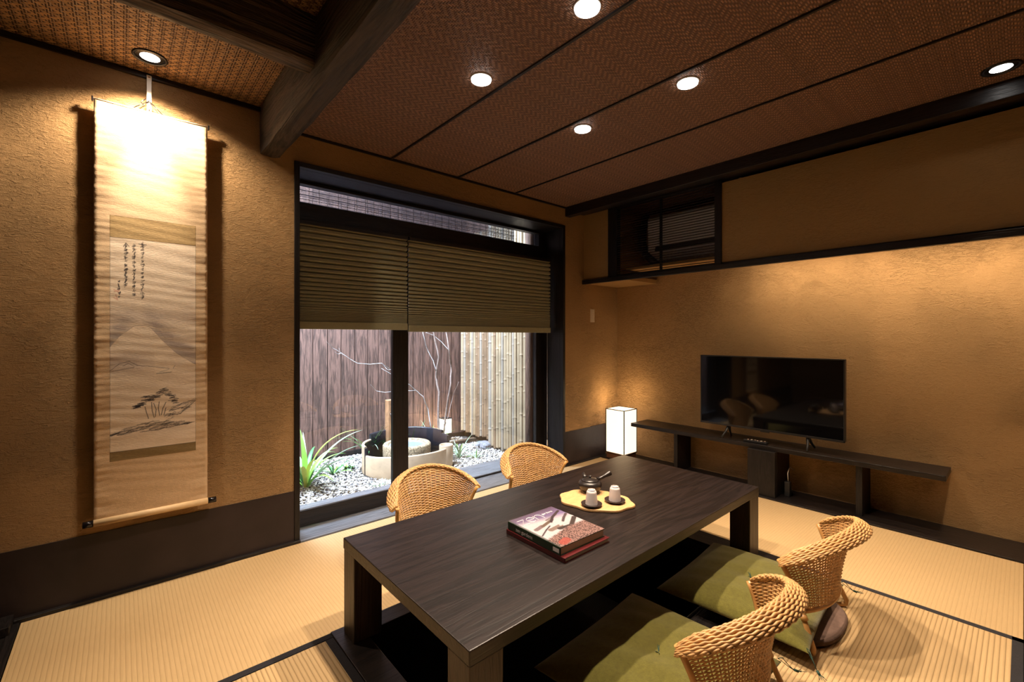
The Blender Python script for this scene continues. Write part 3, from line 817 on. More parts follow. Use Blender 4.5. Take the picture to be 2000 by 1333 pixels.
# ------------------------------------------------------------------ andon floor lamp
COL.objects.unlink(dn); bpy.data.objects.remove(dn)
lx, ly, lw, lz0, lz1 = 3.445, 2.392, .20, .070, .468
lp = empty('paper_lamp', (lx+lw/2, ly+lw/2, .010), 'glowing white square paper floor lamp in the corner', 'lamp')
bx('base', (lx+.004, ly+.004, .010), (lx+lw-.004, ly+lw-.004, .062), M_BASEW, lp, .003)
m = MB(); q = .004
m.box((lx, ly+q, lz0), (lx+.002, ly+lw-q, lz1)); m.box((lx+lw-.002, ly+q, lz0), (lx+lw, ly+lw-q, lz1))
m.box((lx+q, ly, lz0), (lx+lw-q, ly+.002, lz1)); m.box((lx+q, ly+lw-.002, lz0), (lx+lw-q, ly+lw, lz1)); m.box((lx+q, ly+q, lz1-.002), (lx+lw-q, ly+lw-q, lz1))
m.build('paper_shade', M_PAPER, lp)
m = MB(); e = .0034
for x in (lx, lx+lw):
    for y in (ly, ly+lw): m.box((x-e, y-e, .060), (x+e, y+e, lz1+e))
for z in (lz0-.006, lz1):
    for y in (ly, ly+lw): m.box((lx, y-e, z-e), (lx+lw, y+e, z+e))
    for x in (lx, lx+lw): m.box((x-e, ly, z-e), (x+e, ly+lw, z+e))
m.build('frame', M_BLACK, lp)
light('paper_lamp_glow', 'POINT', (lx+lw/2, ly+lw/2, .55), 2.2, (1, .72, .40), shadow_soft_size=.09)

# ------------------------------------------------------------------ switch plate
sp = empty('switch_plate', (3.345, YA+.018, 1.345), 'tall ivory switch plate on the narrow wall strip near the corner', 'switch')
bx('plate', (3.322, YA+.011, 1.282), (3.392, YA+.018, 1.405), M_WHITEP, sp, .002)
for k in range(4): bx('rocker', (3.338, YA+.008, 1.294+k*.026), (3.376, YA+.011, 1.316+k*.026), M_WHITEP, sp, .001)

# ------------------------------------------------------------------ hanging scroll
SX0, SX1, SZ0, SZ1 = -.085, .322, .345, 2.172
SY = 2.632
def wr(x, z):
    u = (x-SX0)/(SX1-SX0)
    e = math.exp(-((u)/.16)**2)+math.exp(-((1-u)/.16)**2)
    y = .0009*math.sin(z*58+3*math.sin(x*9+z*3)+1.5*math.sin(z*17))*(.12+.88*e) + .00022*math.sin(z*131+x*20+2*math.sin(z*23)) + .0003*math.sin(z*230-x*13)*e
    return SY + y - .004*math.sin(PI*u)*0
sc = empty('hanging_scroll', (.118, SY, SZ0), 'tall hanging scroll with an ink landscape and brush calligraphy on the left wall', 'scroll')
nx, nz = 30, 420
P = [[(SX0+(SX1-SX0)*i/nx, wr(SX0+(SX1-SX0)*i/nx, SZ0+(SZ1-SZ0)*j/nz), SZ0+(SZ1-SZ0)*j/nz) for i in range(nx+1)] for j in range(nz+1)]
o = MB().grid(P).build('mount', M_SILK, sc); so = o.modifiers.new('t', 'SOLIDIFY'); so.thickness = .0014; so.offset = 1
# inner sheet painted on a fine grid of coloured vertices (flat print)
PX0, PX1, PZ0, PZ1 = -.034, .275, .600, 1.681
nx, nz = 210, 700
xs = np.linspace(PX0, PX1, nx+1); zs = np.linspace(PZ0, PZ1, nz+1)
XX, ZZ = np.meshgrid(xs, zs)
paper = np.array([.82, .66, .50]); ink = np.array([.035, .03, .035])
C = np.ones(XX.shape+(3,))*paper
tone = (.02*np.sin(ZZ*90+3*np.sin(XX*20)))[..., None]; C += tone
def band(z0, z1, c):
    k = (ZZ >= z0) & (ZZ <= z1)
    n_ = rng.random(XX.shape); n_ = (n_+np.roll(n_, 1, 1)+np.roll(n_, 2, 1)+np.roll(n_, 3, 1)+np.roll(n_, 4, 1))/5
    C[k] = (np.array(c)*(.75+.5*n_[..., None]))[k]
def px2(x, y):   # photo pixel on the scroll plane
    p = at(x, y, SY); return p.x, p.z
def wash(fn, strength, col=(.20, .16, .15)):
    a = np.clip(fn, 0, 1)[..., None]*strength; C[:] = C*(1-a)+np.array(col)*a
def stroke(pts, wd, dark=.9, col=ink, soft=.0010):
    for (x0, z0), (x1, z1) in zip(pts[:-1], pts[1:]):
        lo = min(z0, z1)-wd-.006; hi = max(z0, z1)+wd+.006
        j0 = max(0, int((lo-PZ0)/(PZ1-PZ0)*nz)); j1 = min(nz+1, int((hi-PZ0)/(PZ1-PZ0)*nz)+2)
        if j0 >= j1: continue
        X_, Z_ = XX[j0:j1], ZZ[j0:j1]
        dx, dz = x1-x0, z1-z0; l2 = dx*dx+dz*dz+1e-12
        t = np.clip(((X_-x0)*dx+(Z_-z0)*dz)/l2, 0, 1)
        d = np.hypot(X_-x0-t*dx, Z_-z0-t*dz)
        a = np.clip(1-(d-wd)/soft, 0, 1)[..., None]*dark
        C[j0:j1] = C[j0:j1]*(1-a)+np.array(col)*a
# mountain: sky wash darker along the slope
sky = lambda x: np.interp(x, [PX0, .000, .050, .085, .105, .150, .200, .275], [1.10, 1.150, 1.198, 1.200, 1.190, 1.128, 1.070, 1.012])
zr = sky(XX)
above = (ZZ > zr)
g = np.exp(-((ZZ-zr-.03)/.055)**2)*above*np.clip(np.abs(XX-.065)/.06, .1, 1)
wash(g*(1+.4*np.sin(ZZ*160+XX*30)), .80, (.34, .27, .24))
g2 = np.exp(-((ZZ-1.03)/.05)**2)*(XX < .12)*np.clip((.14-XX)/.09, 0, 1); wash(g2, .60, (.36, .28, .25))
g3 = np.exp(-((ZZ-1.24)/.035)**2); wash(g3, .38, (.42, .33, .29))
stroke([(x, float(sky(x))) for x in np.linspace(.02, .27, 40)], .0004, .55, (.22, .16, .14))
# far hills
def P_(pts): return [px2(*p) for p in pts]
for pts, w_, d_ in [([(215, 725), (232, 712), (252, 706), (268, 714), (290, 716), (330, 720)], .0010, .55), ([(216, 727), (240, 722), (262, 718)], .0012, .5),
                    ([(240, 716), (250, 710), (262, 716)], .0006, .6), ([(306, 730), (320, 729), (335, 727)], .0012, .55), ([(312, 727), (330, 722)], .0006, .5), ([(338, 720), (342, 714)], .0006, .6)]:
    stroke(P_(pts), w_, d_)
# pine grove
r = random.Random(11)
trunks = [[(290, 818), (286, 806), (283, 795)], [(301, 816), (297, 802), (296, 786)], [(303, 815), (305, 800), (300, 788)], [(312, 812), (309, 798), (311, 785)], [(315, 811), (318, 798), (324, 786)], [(320, 811), (324, 797)]]
for t_ in trunks: stroke(P_(t_), .0009, .9)
for k in range(150):
    t_ = r.random(); cx_ = 262+t_*82; top = 780-15*math.exp(-((cx_-322)/13)**2)-6*math.sin(t_*PI)+max(0, (272-cx_))*1.1; cy_ = top+r.uniform(-2, 9)
    if cx_ < 280: cy_ = 797-(cx_-262)*.55+r.uniform(-2, 3)
    ln = r.uniform(2, 7); stroke(P_([(cx_-ln, cy_+r.uniform(-1, 2)), (cx_+ln, cy_+r.uniform(-2, 1))]), r.uniform(.0005, .0011), r.uniform(.5, .9))
for k in range(70):
    t_ = r.random(); cx_ = 325+t_*54; cy_ = 812-26*t_+r.uniform(-12, 12)*(1-.3*t_)
    ln = r.uniform(2, 8); stroke(P_([(cx_-ln, cy_+ln*.4), (cx_, cy_-1), (cx_+ln, cy_-ln*.3)]), r.uniform(.0004, .0009), r.uniform(.35, .7))
stroke(P_([(330, 812), (352, 808), (366, 796), (380, 784)]), .0014, .7)
for k in range(110):
    t_ = r.random(); cx_ = 216+t_*152; cy_ = 851-30*t_*.8+r.uniform(-9, 9)*math.sin(PI*t_)-6*math.sin(PI*t_)
    ln = r.uniform(4, 13); stroke(P_([(cx_-ln, cy_+ln*.22), (cx_, cy_+r.uniform(-2, 2)), (cx_+ln, cy_-ln*.25)]), r.uniform(.0004, .0013), r.uniform(.35, .8))
g = np.exp(-((ZZ-px2(290, 840)[1])/.03)**2)*np.exp(-((XX-.12)/.09)**2); wash(g, .18, (.2, .16, .14))
# brush writing: four columns
def glyph(cx_, cy_, s_, rr):
    for _ in range(rr.randint(3, 5)):
        k = rr.random()
        if k < .4: p = [(cx_-s_*rr.uniform(.5, 1), cy_+rr.uniform(-1, 1)*s_*.7), (cx_+s_*rr.uniform(.4, 1), cy_+rr.uniform(-1, 1)*s_*.7-1)]
        elif k < .75: p = [(cx_+rr.uniform(-.6, .6)*s_, cy_-s_), (cx_+rr.uniform(-.4, .4)*s_, cy_), (cx_+rr.uniform(-1, .6)*s_, cy_+s_)]
        else: p = [(cx_-.6*s_, cy_-.3*s_), (cx_+.6*s_, cy_-.5*s_), (cx_+.2*s_, cy_+.5*s_), (cx_-.5*s_, cy_+.2*s_)]
        stroke(P_(p), rr.uniform(.0004, .0009), rr.uniform(.6, .95))
for x_, y0_, y1_, n_, s_ in [(279, 478, 586, 14, 4.4), (262.5, 478, 582, 13, 4.6), (246.5, 479, 562, 11, 4.6), (233, 548, 586, 5, 3.4)]:
    for k in range(n_): glyph(x_-.6+r.uniform(-.8, .8), y0_+(y1_-y0_)*(k+.3)/n_, s_*r.uniform(.7, 1.05), r)
stroke(P_([(241, 482), (246, 475), (252, 482)]), .0009, .9); stroke(P_([(271, 477), (286, 479)]), .001, .9); stroke(P_([(279, 473), (279, 486)]), .0007, .8)
for p in ([(222, 566), (232, 571)], [(223, 570), (233, 567)], [(226, 576), (229, 584)], [(222, 582), (230, 586)]): stroke(P_(p), .0013, .5, (.45, .07, .04))
band(1.585, PZ1, (.44, .30, .14)); band(PZ0, .640, (.26, .175, .075))
for z in (1.585, .640): wash(np.exp(-((ZZ-z)/.0016)**2), .8, (.07, .04, .02))
wash(np.exp(-((XX-PX0)/.0014)**2)+np.exp(-((XX-PX1)/.0014)**2)+np.exp(-((ZZ-PZ1)/.0014)**2), .75, (.08, .05, .025))
C = np.clip(C, 0, 1)
YY = np.vectorize(wr)(XX, ZZ)-.0017
co = np.stack([XX, YY, ZZ], -1).reshape(-1, 3)-np.array([.118, SY, SZ0])
idx = np.arange((nx+1)*(nz+1)).reshape(nz+1, nx+1)
fc = np.stack([idx[:-1, :-1], idx[:-1, 1:], idx[1:, 1:], idx[1:, :-1]], -1).reshape(-1, 4)
def npmesh(name, co, fc, mat, smooth=True):
    me = bpy.data.meshes.new(name); n = len(co); k = fc.shape[1]
    me.vertices.add(n); me.vertices.foreach_set('co', co.astype(np.float32).ravel())
    me.loops.add(fc.size); me.loops.foreach_set('vertex_index', fc.astype(np.int32).ravel())
    me.polygons.add(len(fc)); me.polygons.foreach_set('loop_start', np.arange(0, fc.size, k, dtype=np.int32))
    me.polygons.foreach_set('use_smooth', np.full(len(fc), smooth)); me.update(calc_edges=True); me.materials.append(mat); return me
def setcol(me, C):
    a = me.color_attributes.new('print', 'FLOAT_COLOR', 'POINT')
    a.data.foreach_set('color', np.concatenate([C.reshape(-1, 3), np.ones((C.size//3, 1))], 1).astype(np.float32).ravel())
me = npmesh('painting', co, fc, M_SCROLL); setcol(me, C)
o = bpy.data.objects.new('painting', me); COL.objects.link(o); o.parent = sc; o['label'] = 'ink landscape with a tall mountain, pines and brush writing'
# rods, knobs, cords, hanger
MB().tube([(SX0-.002, SY+.002, SZ1), (SX1+.002, SY+.002, SZ1)], .0055, 12).build('top_rod', M_SILK, sc)
for x in (SX0-.0045, SX1+.0045): bx('rod_cap', (x-.003, SY-.006, SZ1-.012), (x+.003, SY+.009, SZ1+.009), M_LACQ, sc, .001)
MB().tube([(SX0-.001, SY-.002, SZ0), (SX1+.001, SY-.002, SZ0)], .0150, 24).build('bottom_roller', M_ROD, sc)
for a_, b_ in ((SX0-.035, SX0-.001), (SX1+.001, SX1+.035)): MB().tube([(a_, SY-.002, SZ0), (b_, SY-.002, SZ0)], .0135, 20).build('roller_knob', M_LACQ, sc)
hk = Vector((.101, 2.648, 2.232))
m = MB()
for x in (.045, .150): m.tube([(x, SY, SZ1+.004), tuple(hk)], .0016, 6)
for x in (.065, .135): m.tube([(x, SY, SZ1+.003), tuple(hk+Vector((0, -.002, 0)))], .0010, 6)
m.tube([tuple(hk+Vector((-.012, -.003, .004))), tuple(hk+Vector((-.030, -.004, -.016))), tuple(hk+Vector((-.018, -.004, -.030)))], .0022, 6)
m.build('hanging_cord', M_LACQ, sc)
hg = empty('scroll_hanger', (.101, YA, 2.19), 'pale hanging strip nailed to the wall above the scroll', 'hanger')
bx('strip', (.092, 2.652, 2.185), (.110, 2.656, 2.352), M_WHITEP, hg, .001)
MB().tube([(.101, 2.670, 2.338), (.101, 2.645, 2.340)], [.003, .005], 10).build('nail', M_CHROME, hg)
MB().tube([(.101, 2.655, 2.19), (.101, 2.64, 2.185), (.101, 2.636, 2.20), (.101, 2.64, 2.212)], .0022, 8).build('hook', M_WHITEP, hg)

# ------------------------------------------------------------------ things on the table
def text_mesh(txt, size, name='text'):
    c = bpy.data.curves.new(name, 'FONT'); c.body = txt; c.size = size; c.extrude = .00015
    o = bpy.data.objects.new(name, c); COL.objects.link(o)
    dg = bpy.context.evaluated_depsgraph_get(); me = bpy.data.meshes.new_from_object(o.evaluated_get(dg))
    COL.objects.unlink(o); bpy.data.objects.remove(o); return me
bk = empty('book', (1.272, 1.19, TZ), 'large red hardcover book lying flat under the other book', 'book', 'books stacked on the table', rz=math.radians(-.5))
def lbox(name, a, b, mat, par, bevel=.001):
    o = MB().box(a, b).mesh(name, mat); ob = bpy.data.objects.new(name, o); COL.objects.link(ob); ob.parent = par
    if bevel: q = ob.modifiers.new('bevel', 'BEVEL'); q.width = bevel; q.segments = 2
    return ob
def book(t, W_, D_, T_, mc, mp=M_PAGES):
    lbox('lower_cover', (-W_/2, -D_/2, 0), (W_/2, D_/2, .0028), mc, t); lbox('upper_cover', (-W_/2, -D_/2, T_-.0028), (W_/2, D_/2, T_), mc, t)
    lbox('spine', (-W_/2-.001, -D_/2, 0), (-W_/2+.004, D_/2, T_), mc, t, .002)
    lbox('pages', (-W_/2+.004, -D_/2+.004, .0028), (W_/2-.004, D_/2-.004, T_-.0028), mp, t, 0)
book(bk, .248, .312, .018, M_RED)
b2_ = empty('book', (1.270, 1.196, TZ+.0182), 'zen gardens picture book with stones on raked sand, lying on the red book', 'book', 'books stacked on the table', rz=math.radians(-1.5))
BWd, BDp, BT = .240, .288, .030
book(b2_, BWd, BDp, BT, M_BGREEN)
nx, ny = 150, 170
xs = np.linspace(0, 1, nx+1); ys = np.linspace(0, 1, ny+1); U, Vv = np.meshgrid(xs, ys)   # V=1 is the head of the cover
def blurn(s, k):
    a = rng.random(U.shape)
    for _ in range(k): a = (a+np.roll(a, 1, 0)+np.roll(a, 1, 1)+np.roll(a, -1, 0)+np.roll(a, -1, 1))/5
    return (a-a.min())/(np.ptp(a))
C = np.zeros(U.shape+(3,))
top_ = np.array([.16, .11, .17]); mid_ = np.array([.34, .26, .50]); wht = np.array([.80, .74, .80]); 
t1 = np.clip((1-Vv)/.30, 0, 1)[..., None]; C = top_*(1-t1)+mid_*t1
s1 = np.clip((.80-Vv-.25*(U-.5)*.6)/.14, 0, 1)[..., None]; C = C*(1-s1)+wht*s1
def blob(pts, wd, col, a=1):
    for (x0, z0), (x1, z1) in zip(pts[:-1], pts[1:]):
        dx, dz = x1-x0, z1-z0; t = np.clip(((U-x0)*dx+(Vv-z0)*dz)/(dx*dx+dz*dz+1e-9), 0, 1)
        d = np.hypot(U-x0-t*dx, Vv-z0-t*dz); k = (np.clip(1-(d-wd)/.012, 0, 1)*a)[..., None]; C[:] = C*(1-k)+np.array(col)*k
nz_ = blurn(1, 2)
blob([(.12, .54), (.30, .58)], .030, (.30, .22, .24)); blob([(.30, .57), (.60, .65)], .022, (.22, .16, .13)); blob([(.50, .68), (.80, .74)], .012, (.30, .24, .26))
blob([(.52, .60), (.70, .72), (.95, .82)], .016, (.10, .07, .08)); blob([(.70, .52), (.82, .60), (.97, .68)], .016, (.16, .12, .13))
blob([(.05, .36), (.25, .46), (.40, .52)], .006, (.12, .09, .11)); blob([(.30, .42), (.55, .44)], .035, (.34, .25, .22)); blob([(.45, .38), (.70, .36), (.97, .52)], .030, (.10, .08, .08))
blob([(.55, .45), (.80, .50), (.97, .60)], .012, (.80, .75, .80))
peb = (blurn(1, 1) > .5)[..., None]; peb_c = np.where(peb, np.array([.50, .30, .27]), np.array([.14, .09, .09]))
kk = (np.clip((.30-Vv+.22*(U-.35)+.05*nz_)/.03, 0, 1)*(1-np.clip((Vv-.34)/.05, 0, 1)))[..., None]; C = C*(1-kk)+peb_c*kk
blob([(.14, .07), (.26, .10)], .055, (.55, .12, .10), .8)
C *= (.46+.16*blurn(1, 1))[..., None]; 
blob([(0, 1), (.0, 0)], .03, (.07, .07, .07), .8); C = np.clip(C, 0, 1)
co = np.stack([(U-.5)*(BWd-.001), (Vv-.5)*(BDp-.001), np.full(U.shape, BT+.0004)], -1).reshape(-1, 3)
idx = np.arange((nx+1)*(ny+1)).reshape(ny+1, nx+1); fc = np.stack([idx[:-1, :-1], idx[:-1, 1:], idx[1:, 1:], idx[1:, :-1]], -1).reshape(-1, 4)
me = npmesh('cover_picture', co, fc, M_COVER); setcol(me, C); o = bpy.data.objects.new('cover_picture', me); COL.objects.link(o); o.parent = b2_
def place_text(txt, size, x, y, z, rot, mat, name, sx=1):
    me = text_mesh(txt, size); me.materials.clear(); me.materials.append(mat)
    o = bpy.data.objects.new(name, me); COL.objects.link(o); o.parent = b2_; o.location = (x, y, z); o.rotation_euler = rot; o.scale = (sx, 1, 1); return o
m = MB(); X_, Y_ = -.100, .074
def ln(pts): m.tube([(X_+a, Y_+b, BT+.0006) for a, b in pts], .0015, 4, True, .4)
ln([(0, .040), (.034, .040)]); ln([(.034, .040), (.0, .0)]); ln([(0, 0), (.036, 0)])
ln([(.040, .021), (.076, .021)]); ln([(.058+.018*math.cos(a), .021+.020*math.sin(a)) for a in [k*PI/12 for k in range(0, 22)]])
ln([(.084, 0), (.084, .042)]); ln([(.084+.016-.016*math.cos(a), .026+.015*math.sin(a)) for a in [k*PI/8 for k in range(9)]]); ln([(.116, .026), (.116, 0)])
o = m.mesh('title', M_WHITE); q_ = bpy.data.objects.new('title', o); COL.objects.link(q_); q_.parent = b2_
place_text('gardens', .019, .026, .100, BT+.0007, (0, 0, 0), M_WHITE, 'title')
place_text('the art and principles of', .0085, .010, .082, BT+.0007, (0, 0, 0), M_WHITE, 'title') if False else None
place_text('zen gardens', .020, -BWd/2-.0012, .095, .008, (PI/2, 0, -PI/2), M_WHITE, 'spine_title')
lbox('spine_mark', (-BWd/2-.0014, -.138, .008), (-BWd/2-.0009, -.108, .022), M_WHITE, b2_, 0)

# tray
tc = Vector((1.683, 1.325))
tr = empty('serving_board', (tc.x, tc.y, TZ), 'pale wooden board with a wavy edge holding the tea set', 'board')
out = []
for k in range(96):
    a = 2*PI*k/96; rr = 1+.035*math.cos(8*a+.6)+.015*math.cos(5*a)
    p = Vector((.172*math.cos(a)*rr, .128*math.sin(a)*rr)); th = math.radians(-62)
    out.append((tc.x+p.x*math.cos(th)-p.y*math.sin(th), tc.y+p.x*math.sin(th)+p.y*math.cos(th)))
MB().prism(out, TZ, TZ+.013).build('board', M_TRAYW, tr, .004, 3)
TT = TZ+.013
def lathe_thing(name, x, y, z, prof, mat, label, cat, group=None, part=None):
    t = empty(name, (x, y, z), label, cat, group)
    MB().lathe(prof, (x, y, z), 40, False).build(part or name, mat, t)
    return t
SA = [(.0001, 0), (.030, 0), (.032, .003), (.046, .009), (.0475, .012), (.045, .012), (.031, .006), (.0001, .0055)]
CU = [(.0265, .0), (.0275, .003), (.0255, .028), (.0225, .056), (.0195, .0615), (.0165, .0625), (.0165, .067), (.014, .067), (.014, .063), (.0001, .063)]
s1_ = (1.605, 1.288); s2_ = (1.722, 1.246)
for (x, y), lb in ((s1_, 'nearer to the books'), (s2_, 'farther from the books')):
    t = tag(MB().lathe(SA, (x, y, TT), 40, False).build('saucer', M_SAUC, loc=(x, y, TT)), 'dark round saucer on the board, '+lb, 'saucer', 'saucers on the board')
    tag(MB().lathe(CU, (x, y, TT+.006), 56, False, False).build('teacup', M_CUP, loc=(x, y, TT+.006)), 'pale teacup turned upside down on its saucer, '+lb, 'cup', 'upturned teacups')
kx, ky = 1.740, 1.405
kt = empty('teapot', (kx, ky, TT), 'small black side-handled teapot at the back of the board', 'teapot')
MB().lathe([(.0001, 0), (.030, 0), (.033, .004), (.040, .008), (.052, .022), (.057, .038), (.056, .048), (.048, .056), (.036, .059), (.036, .055), (.0001, .055)], (kx, ky, TT), 40, False).build('body', M_CERAM, kt)
ld = MB().lathe([(.041, .0585), (.041, .061), (.030, .0655), (.012, .0685), (.006, .069), (.005, .073), (.0085, .077), (.0075, .081), (.0001, .0825)], (kx, ky, TT), 40, False).build('lid', M_CERAM, kt)
hd = Vector((.86, -.35, .36)).normalized()
h0 = Vector((kx, ky, TT+.040))
MB().tube([h0+hd*.045, h0+hd*.065, h0+hd*.09, h0+hd*.118, h0+hd*.122], [.011, .0085, .0085, .0135, .012], 16).build('handle', M_CERAM, kt)
sd = Vector((.38, .86, .30)).normalized()
MB().tube([h0+sd*.045, h0+sd*.07, h0+sd*.082+Vector((0, 0, .006))], [.013, .009, .007], 14).build('spout', M_CERAM, kt)
# ================================================================== GARDEN
GZ = -.12
gr = empty('garden_ground', (2.0, 4.0, GZ), kind='structure')
MB().box((-1.0, 3.0, GZ-.1), (5.5, 6.0, GZ-.004)).build('soil', M_SOIL, gr)
# pebbles: one thing nobody could count
bi = np.array([(0, 0, 1), (.894, 0, .447), (.276, .851, .447), (-.724, .526, .447), (-.724, -.526, .447), (.276, -.851, .447),
               (.724, .526, -.447), (-.276, .851, -.447), (-.894, 0, -.447), (-.276, -.851, -.447), (.724, -.526, -.447), (0, 0, -1)])
bf = np.array([(0, 1, 2), (0, 2, 3), (0, 3, 4), (0, 4, 5), (0, 5, 1), (1, 6, 2), (2, 7, 3), (3, 8, 4), (4, 9, 5), (5, 10, 1), (6, 7, 2), (7, 8, 3), (8, 9, 4), (9, 10, 5), (10, 6, 1), (11, 7, 6), (11, 8, 7), (11, 9, 8), (11, 10, 9), (11, 6, 10)])
pts = []
gx = np.arange(.55, 3.2, .0175); gy = np.arange(3.285, 4.68, .0175)
for x in gx:
    for y in gy:
        if math.hypot(x-2.10, y-3.95) < .436 or math.hypot(x-2.40, y-3.72) < .08: continue
        pts.append((x+rng.uniform(-.013, .013), y+rng.uniform(-.013, .013)))
pts = np.array(pts); N = len(pts)
sc_ = rng.uniform(.0065, .0145, N)[:, None]*np.stack([rng.uniform(.8, 1.3, N), rng.uniform(.8, 1.3, N), rng.uniform(.5, .8, N)], 1)
ang = rng.uniform(0, 6.28, N); ca, sa = np.cos(ang), np.sin(ang)
v = bi[None]*sc_[:, None, :]*(1+rng.uniform(-.12, .12, (N, 12, 1)))
vx = v[..., 0]*ca[:, None]-v[..., 1]*sa[:, None]; vy = v[..., 0]*sa[:, None]+v[..., 1]*ca[:, None]
zb = GZ+.004+rng.uniform(0, .010, N)+.012*np.sin(pts[:, 0]*5)*np.sin(pts[:, 1]*6)
co = np.stack([vx+pts[:, 0][:, None], vy+pts[:, 1][:, None], v[..., 2]+zb[:, None]], -1).reshape(-1, 3)-np.array([2, 4, GZ])
fc = (bf[None]+(np.arange(N)*12)[:, None, None]).reshape(-1, 3)
o = bpy.data.objects.new('gravel', npmesh('gravel', co, fc, M_PEB)); COL.objects.link(o); o.location = (2, 4, GZ)
tag(o, 'pale rounded pebbles covering the little garden outside the window', 'gravel', kind='stuff')

# plank fence at the back
fe = empty('plank_fence', (1.6, 4.72, GZ), 'tall dark cedar board fence at the back of the garden', 'fence')
x = -.9; r = random.Random(5); k = 0
xe = []
while x < 3.6:
    w_ = r.choice([.128, .138, .146, .150]); y = 4.72+(.006 if k % 2 else 0)
    bx('board', (x, y, GZ+.03), (x+w_-.008, y+.018, 2.75), M_FENCE, fe, .002); x += w_; k += 1
bx('back_panel', (-.9, 4.745, GZ), (3.6, 4.76, 2.75), M_BLACKX, fe, 0)
bx('bottom_board', (-.9, 4.695, GZ-.02), (3.6, 4.72, GZ+.055), M_BLACKX, fe, .003)
# side walls of the court, out of view
st(bx('wall_garden_left', (-1.0, 3.0, GZ-.1), (-.9, 4.8, 2.75), M_FENCE, bevel=0))
st(bx('wall_garden_right', (3.36, 3.0, GZ-.1), (3.44, 4.8, 2.75), M_FENCE, bevel=0))
# bamboo screens
def pole(par, x, y, z0, z1, r_, rr, mat):
    m = MB(); z = z0; prof = [(r_, z0)]; nxt = z0+rr.uniform(.05, .28); prof.append((r_, z0+.01))
    while nxt < z1-.02:
        prof += [(r_, nxt-.020), (r_*1.00, nxt-.006), (r_*1.14, nxt-.001), (r_*1.14, nxt+.003), (r_, nxt+.008), (r_, nxt+.024)]
        nxt += rr.uniform(.20, .32)
    prof.append((r_, z1))
    m.lathe(prof, (x, y, 0), 10, True); return m.build('bamboo_pole', mat, par)
rr = random.Random(8)
bsc = empty('bamboo_screen', (3.26, 4.43, GZ), 'bamboo pole screen at the far right, set back beside the plank fence', 'screen', 'bamboo screens')
y = 4.155
while y < 4.665: r_ = rr.uniform(.0165, .0215); pole(bsc, 3.255+rr.uniform(-.006, .006), y, GZ+.05+rr.uniform(0, .04), 2.4, r_, rr, rr.choice([M_BAMB, M_BAMB3, M_BAMB2])); y += r_*2+.005
bsn = empty('bamboo_screen', (3.14, 3.68, GZ), 'bamboo pole screen nearer to the window on the right of the garden', 'screen', 'bamboo screens')
y = 3.345
while y < 3.99: r_ = rr.uniform(.0165, .0225); pole(bsn, 3.14+rr.uniform(-.006, .006), y, GZ+.02+rr.uniform(0, .03), 2.4, r_ if y < 3.94 else .028, rr, rr.choice([M_BAMB, M_BAMB3, M_BAMB, M_BAMB2])); y += r_*2+.005
for z in (.25, 1.1, 1.9):
    bx('cross_rail', (3.17, 3.34, z), (3.195, 4.02, z+.05), M_BLACKY, bsn, .002); bx('cross_rail', (3.28, 4.14, z), (3.30, 4.70, z+.05), M_BLACKY, bsc, .002)
bx('backing_board', (3.305, 4.10, GZ), (3.32, 4.70, 2.4), M_BLACKY, bsc, 0); bx('backing_board', (3.20, 3.33, GZ), (3.215, 4.03, 2.4), M_BLACKY, bsn, 0)
m = MB().lathe([(.036, GZ), (.038, .5), (.036, 1.2), (.035, 2.4)], (3.055, 3.235, 0), 20); tag(m.build('log_post', M_LOG, loc=(3.055, 3.235, GZ)), 'slim brown log post right behind the window frame', 'post')
# kerb and foot stones
def rock(x, y, z, sx, sy, sz, seed, mat, label, name='stone', group=None):
    q = random.Random(seed); vs = []
    m = MB(); n1, n2 = 8, 14; P = []
    for i in range(n1+1):
        a = PI*i/n1; row = []
        for j in range(n2+1):
            b = 2*PI*(j % n2)/n2; k = 1+.10*math.sin(3*b+seed)+.07*math.sin(5*a+2*b)
            f = lambda t: math.copysign(abs(t)**.7, t)
            row.append((x+sx*f(math.sin(a)*math.cos(b))*k, y+sy*f(math.sin(a)*math.sin(b))*k, z+sz*f(math.cos(a))))
        P.append(row)
    m.grid(P, False); return tag(m.build(name, mat, loc=(x, y, z-sz)), label, 'stone', group)
rock(3.10, 3.98, GZ+.03, .07, .06, .045, 2, M_STONEG, 'grey foot stone under the nearer bamboo screen')
rock(3.16, 4.12, GZ+.02, .10, .06, .035, 4, M_STONEG, 'flat grey stone between the two bamboo screens')
tag(bx('garden_sleeper', (2.72, 4.30, GZ-.01), (3.20, 4.37, GZ+.055), M_TIMBERX, None, .004, loc=(2.96, 4.33, GZ)), 'dark timber sleeper lying in the gravel before the glowing garden lamp', 'timber')
# garden lamp
gl = empty('garden_lamp', (2.922, 4.55, GZ), 'small glowing garden lamp by the fence and bamboo', 'lamp')
bx('base', (2.875, 4.50, GZ), (2.97, 4.60, .0), M_PLAST, gl, .003); bx('glass', (2.868, 4.495, .0), (2.976, 4.605, .165), M_GLAMP, gl, .004)
bx('cap', (2.862, 4.489, .165), (2.982, 4.611, .175), M_PLAST, gl, .002)
light('garden_lamp_glow', 'POINT', (2.80, 4.50, .22), 3.0, (1, .78, .5), shadow_soft_size=.05)
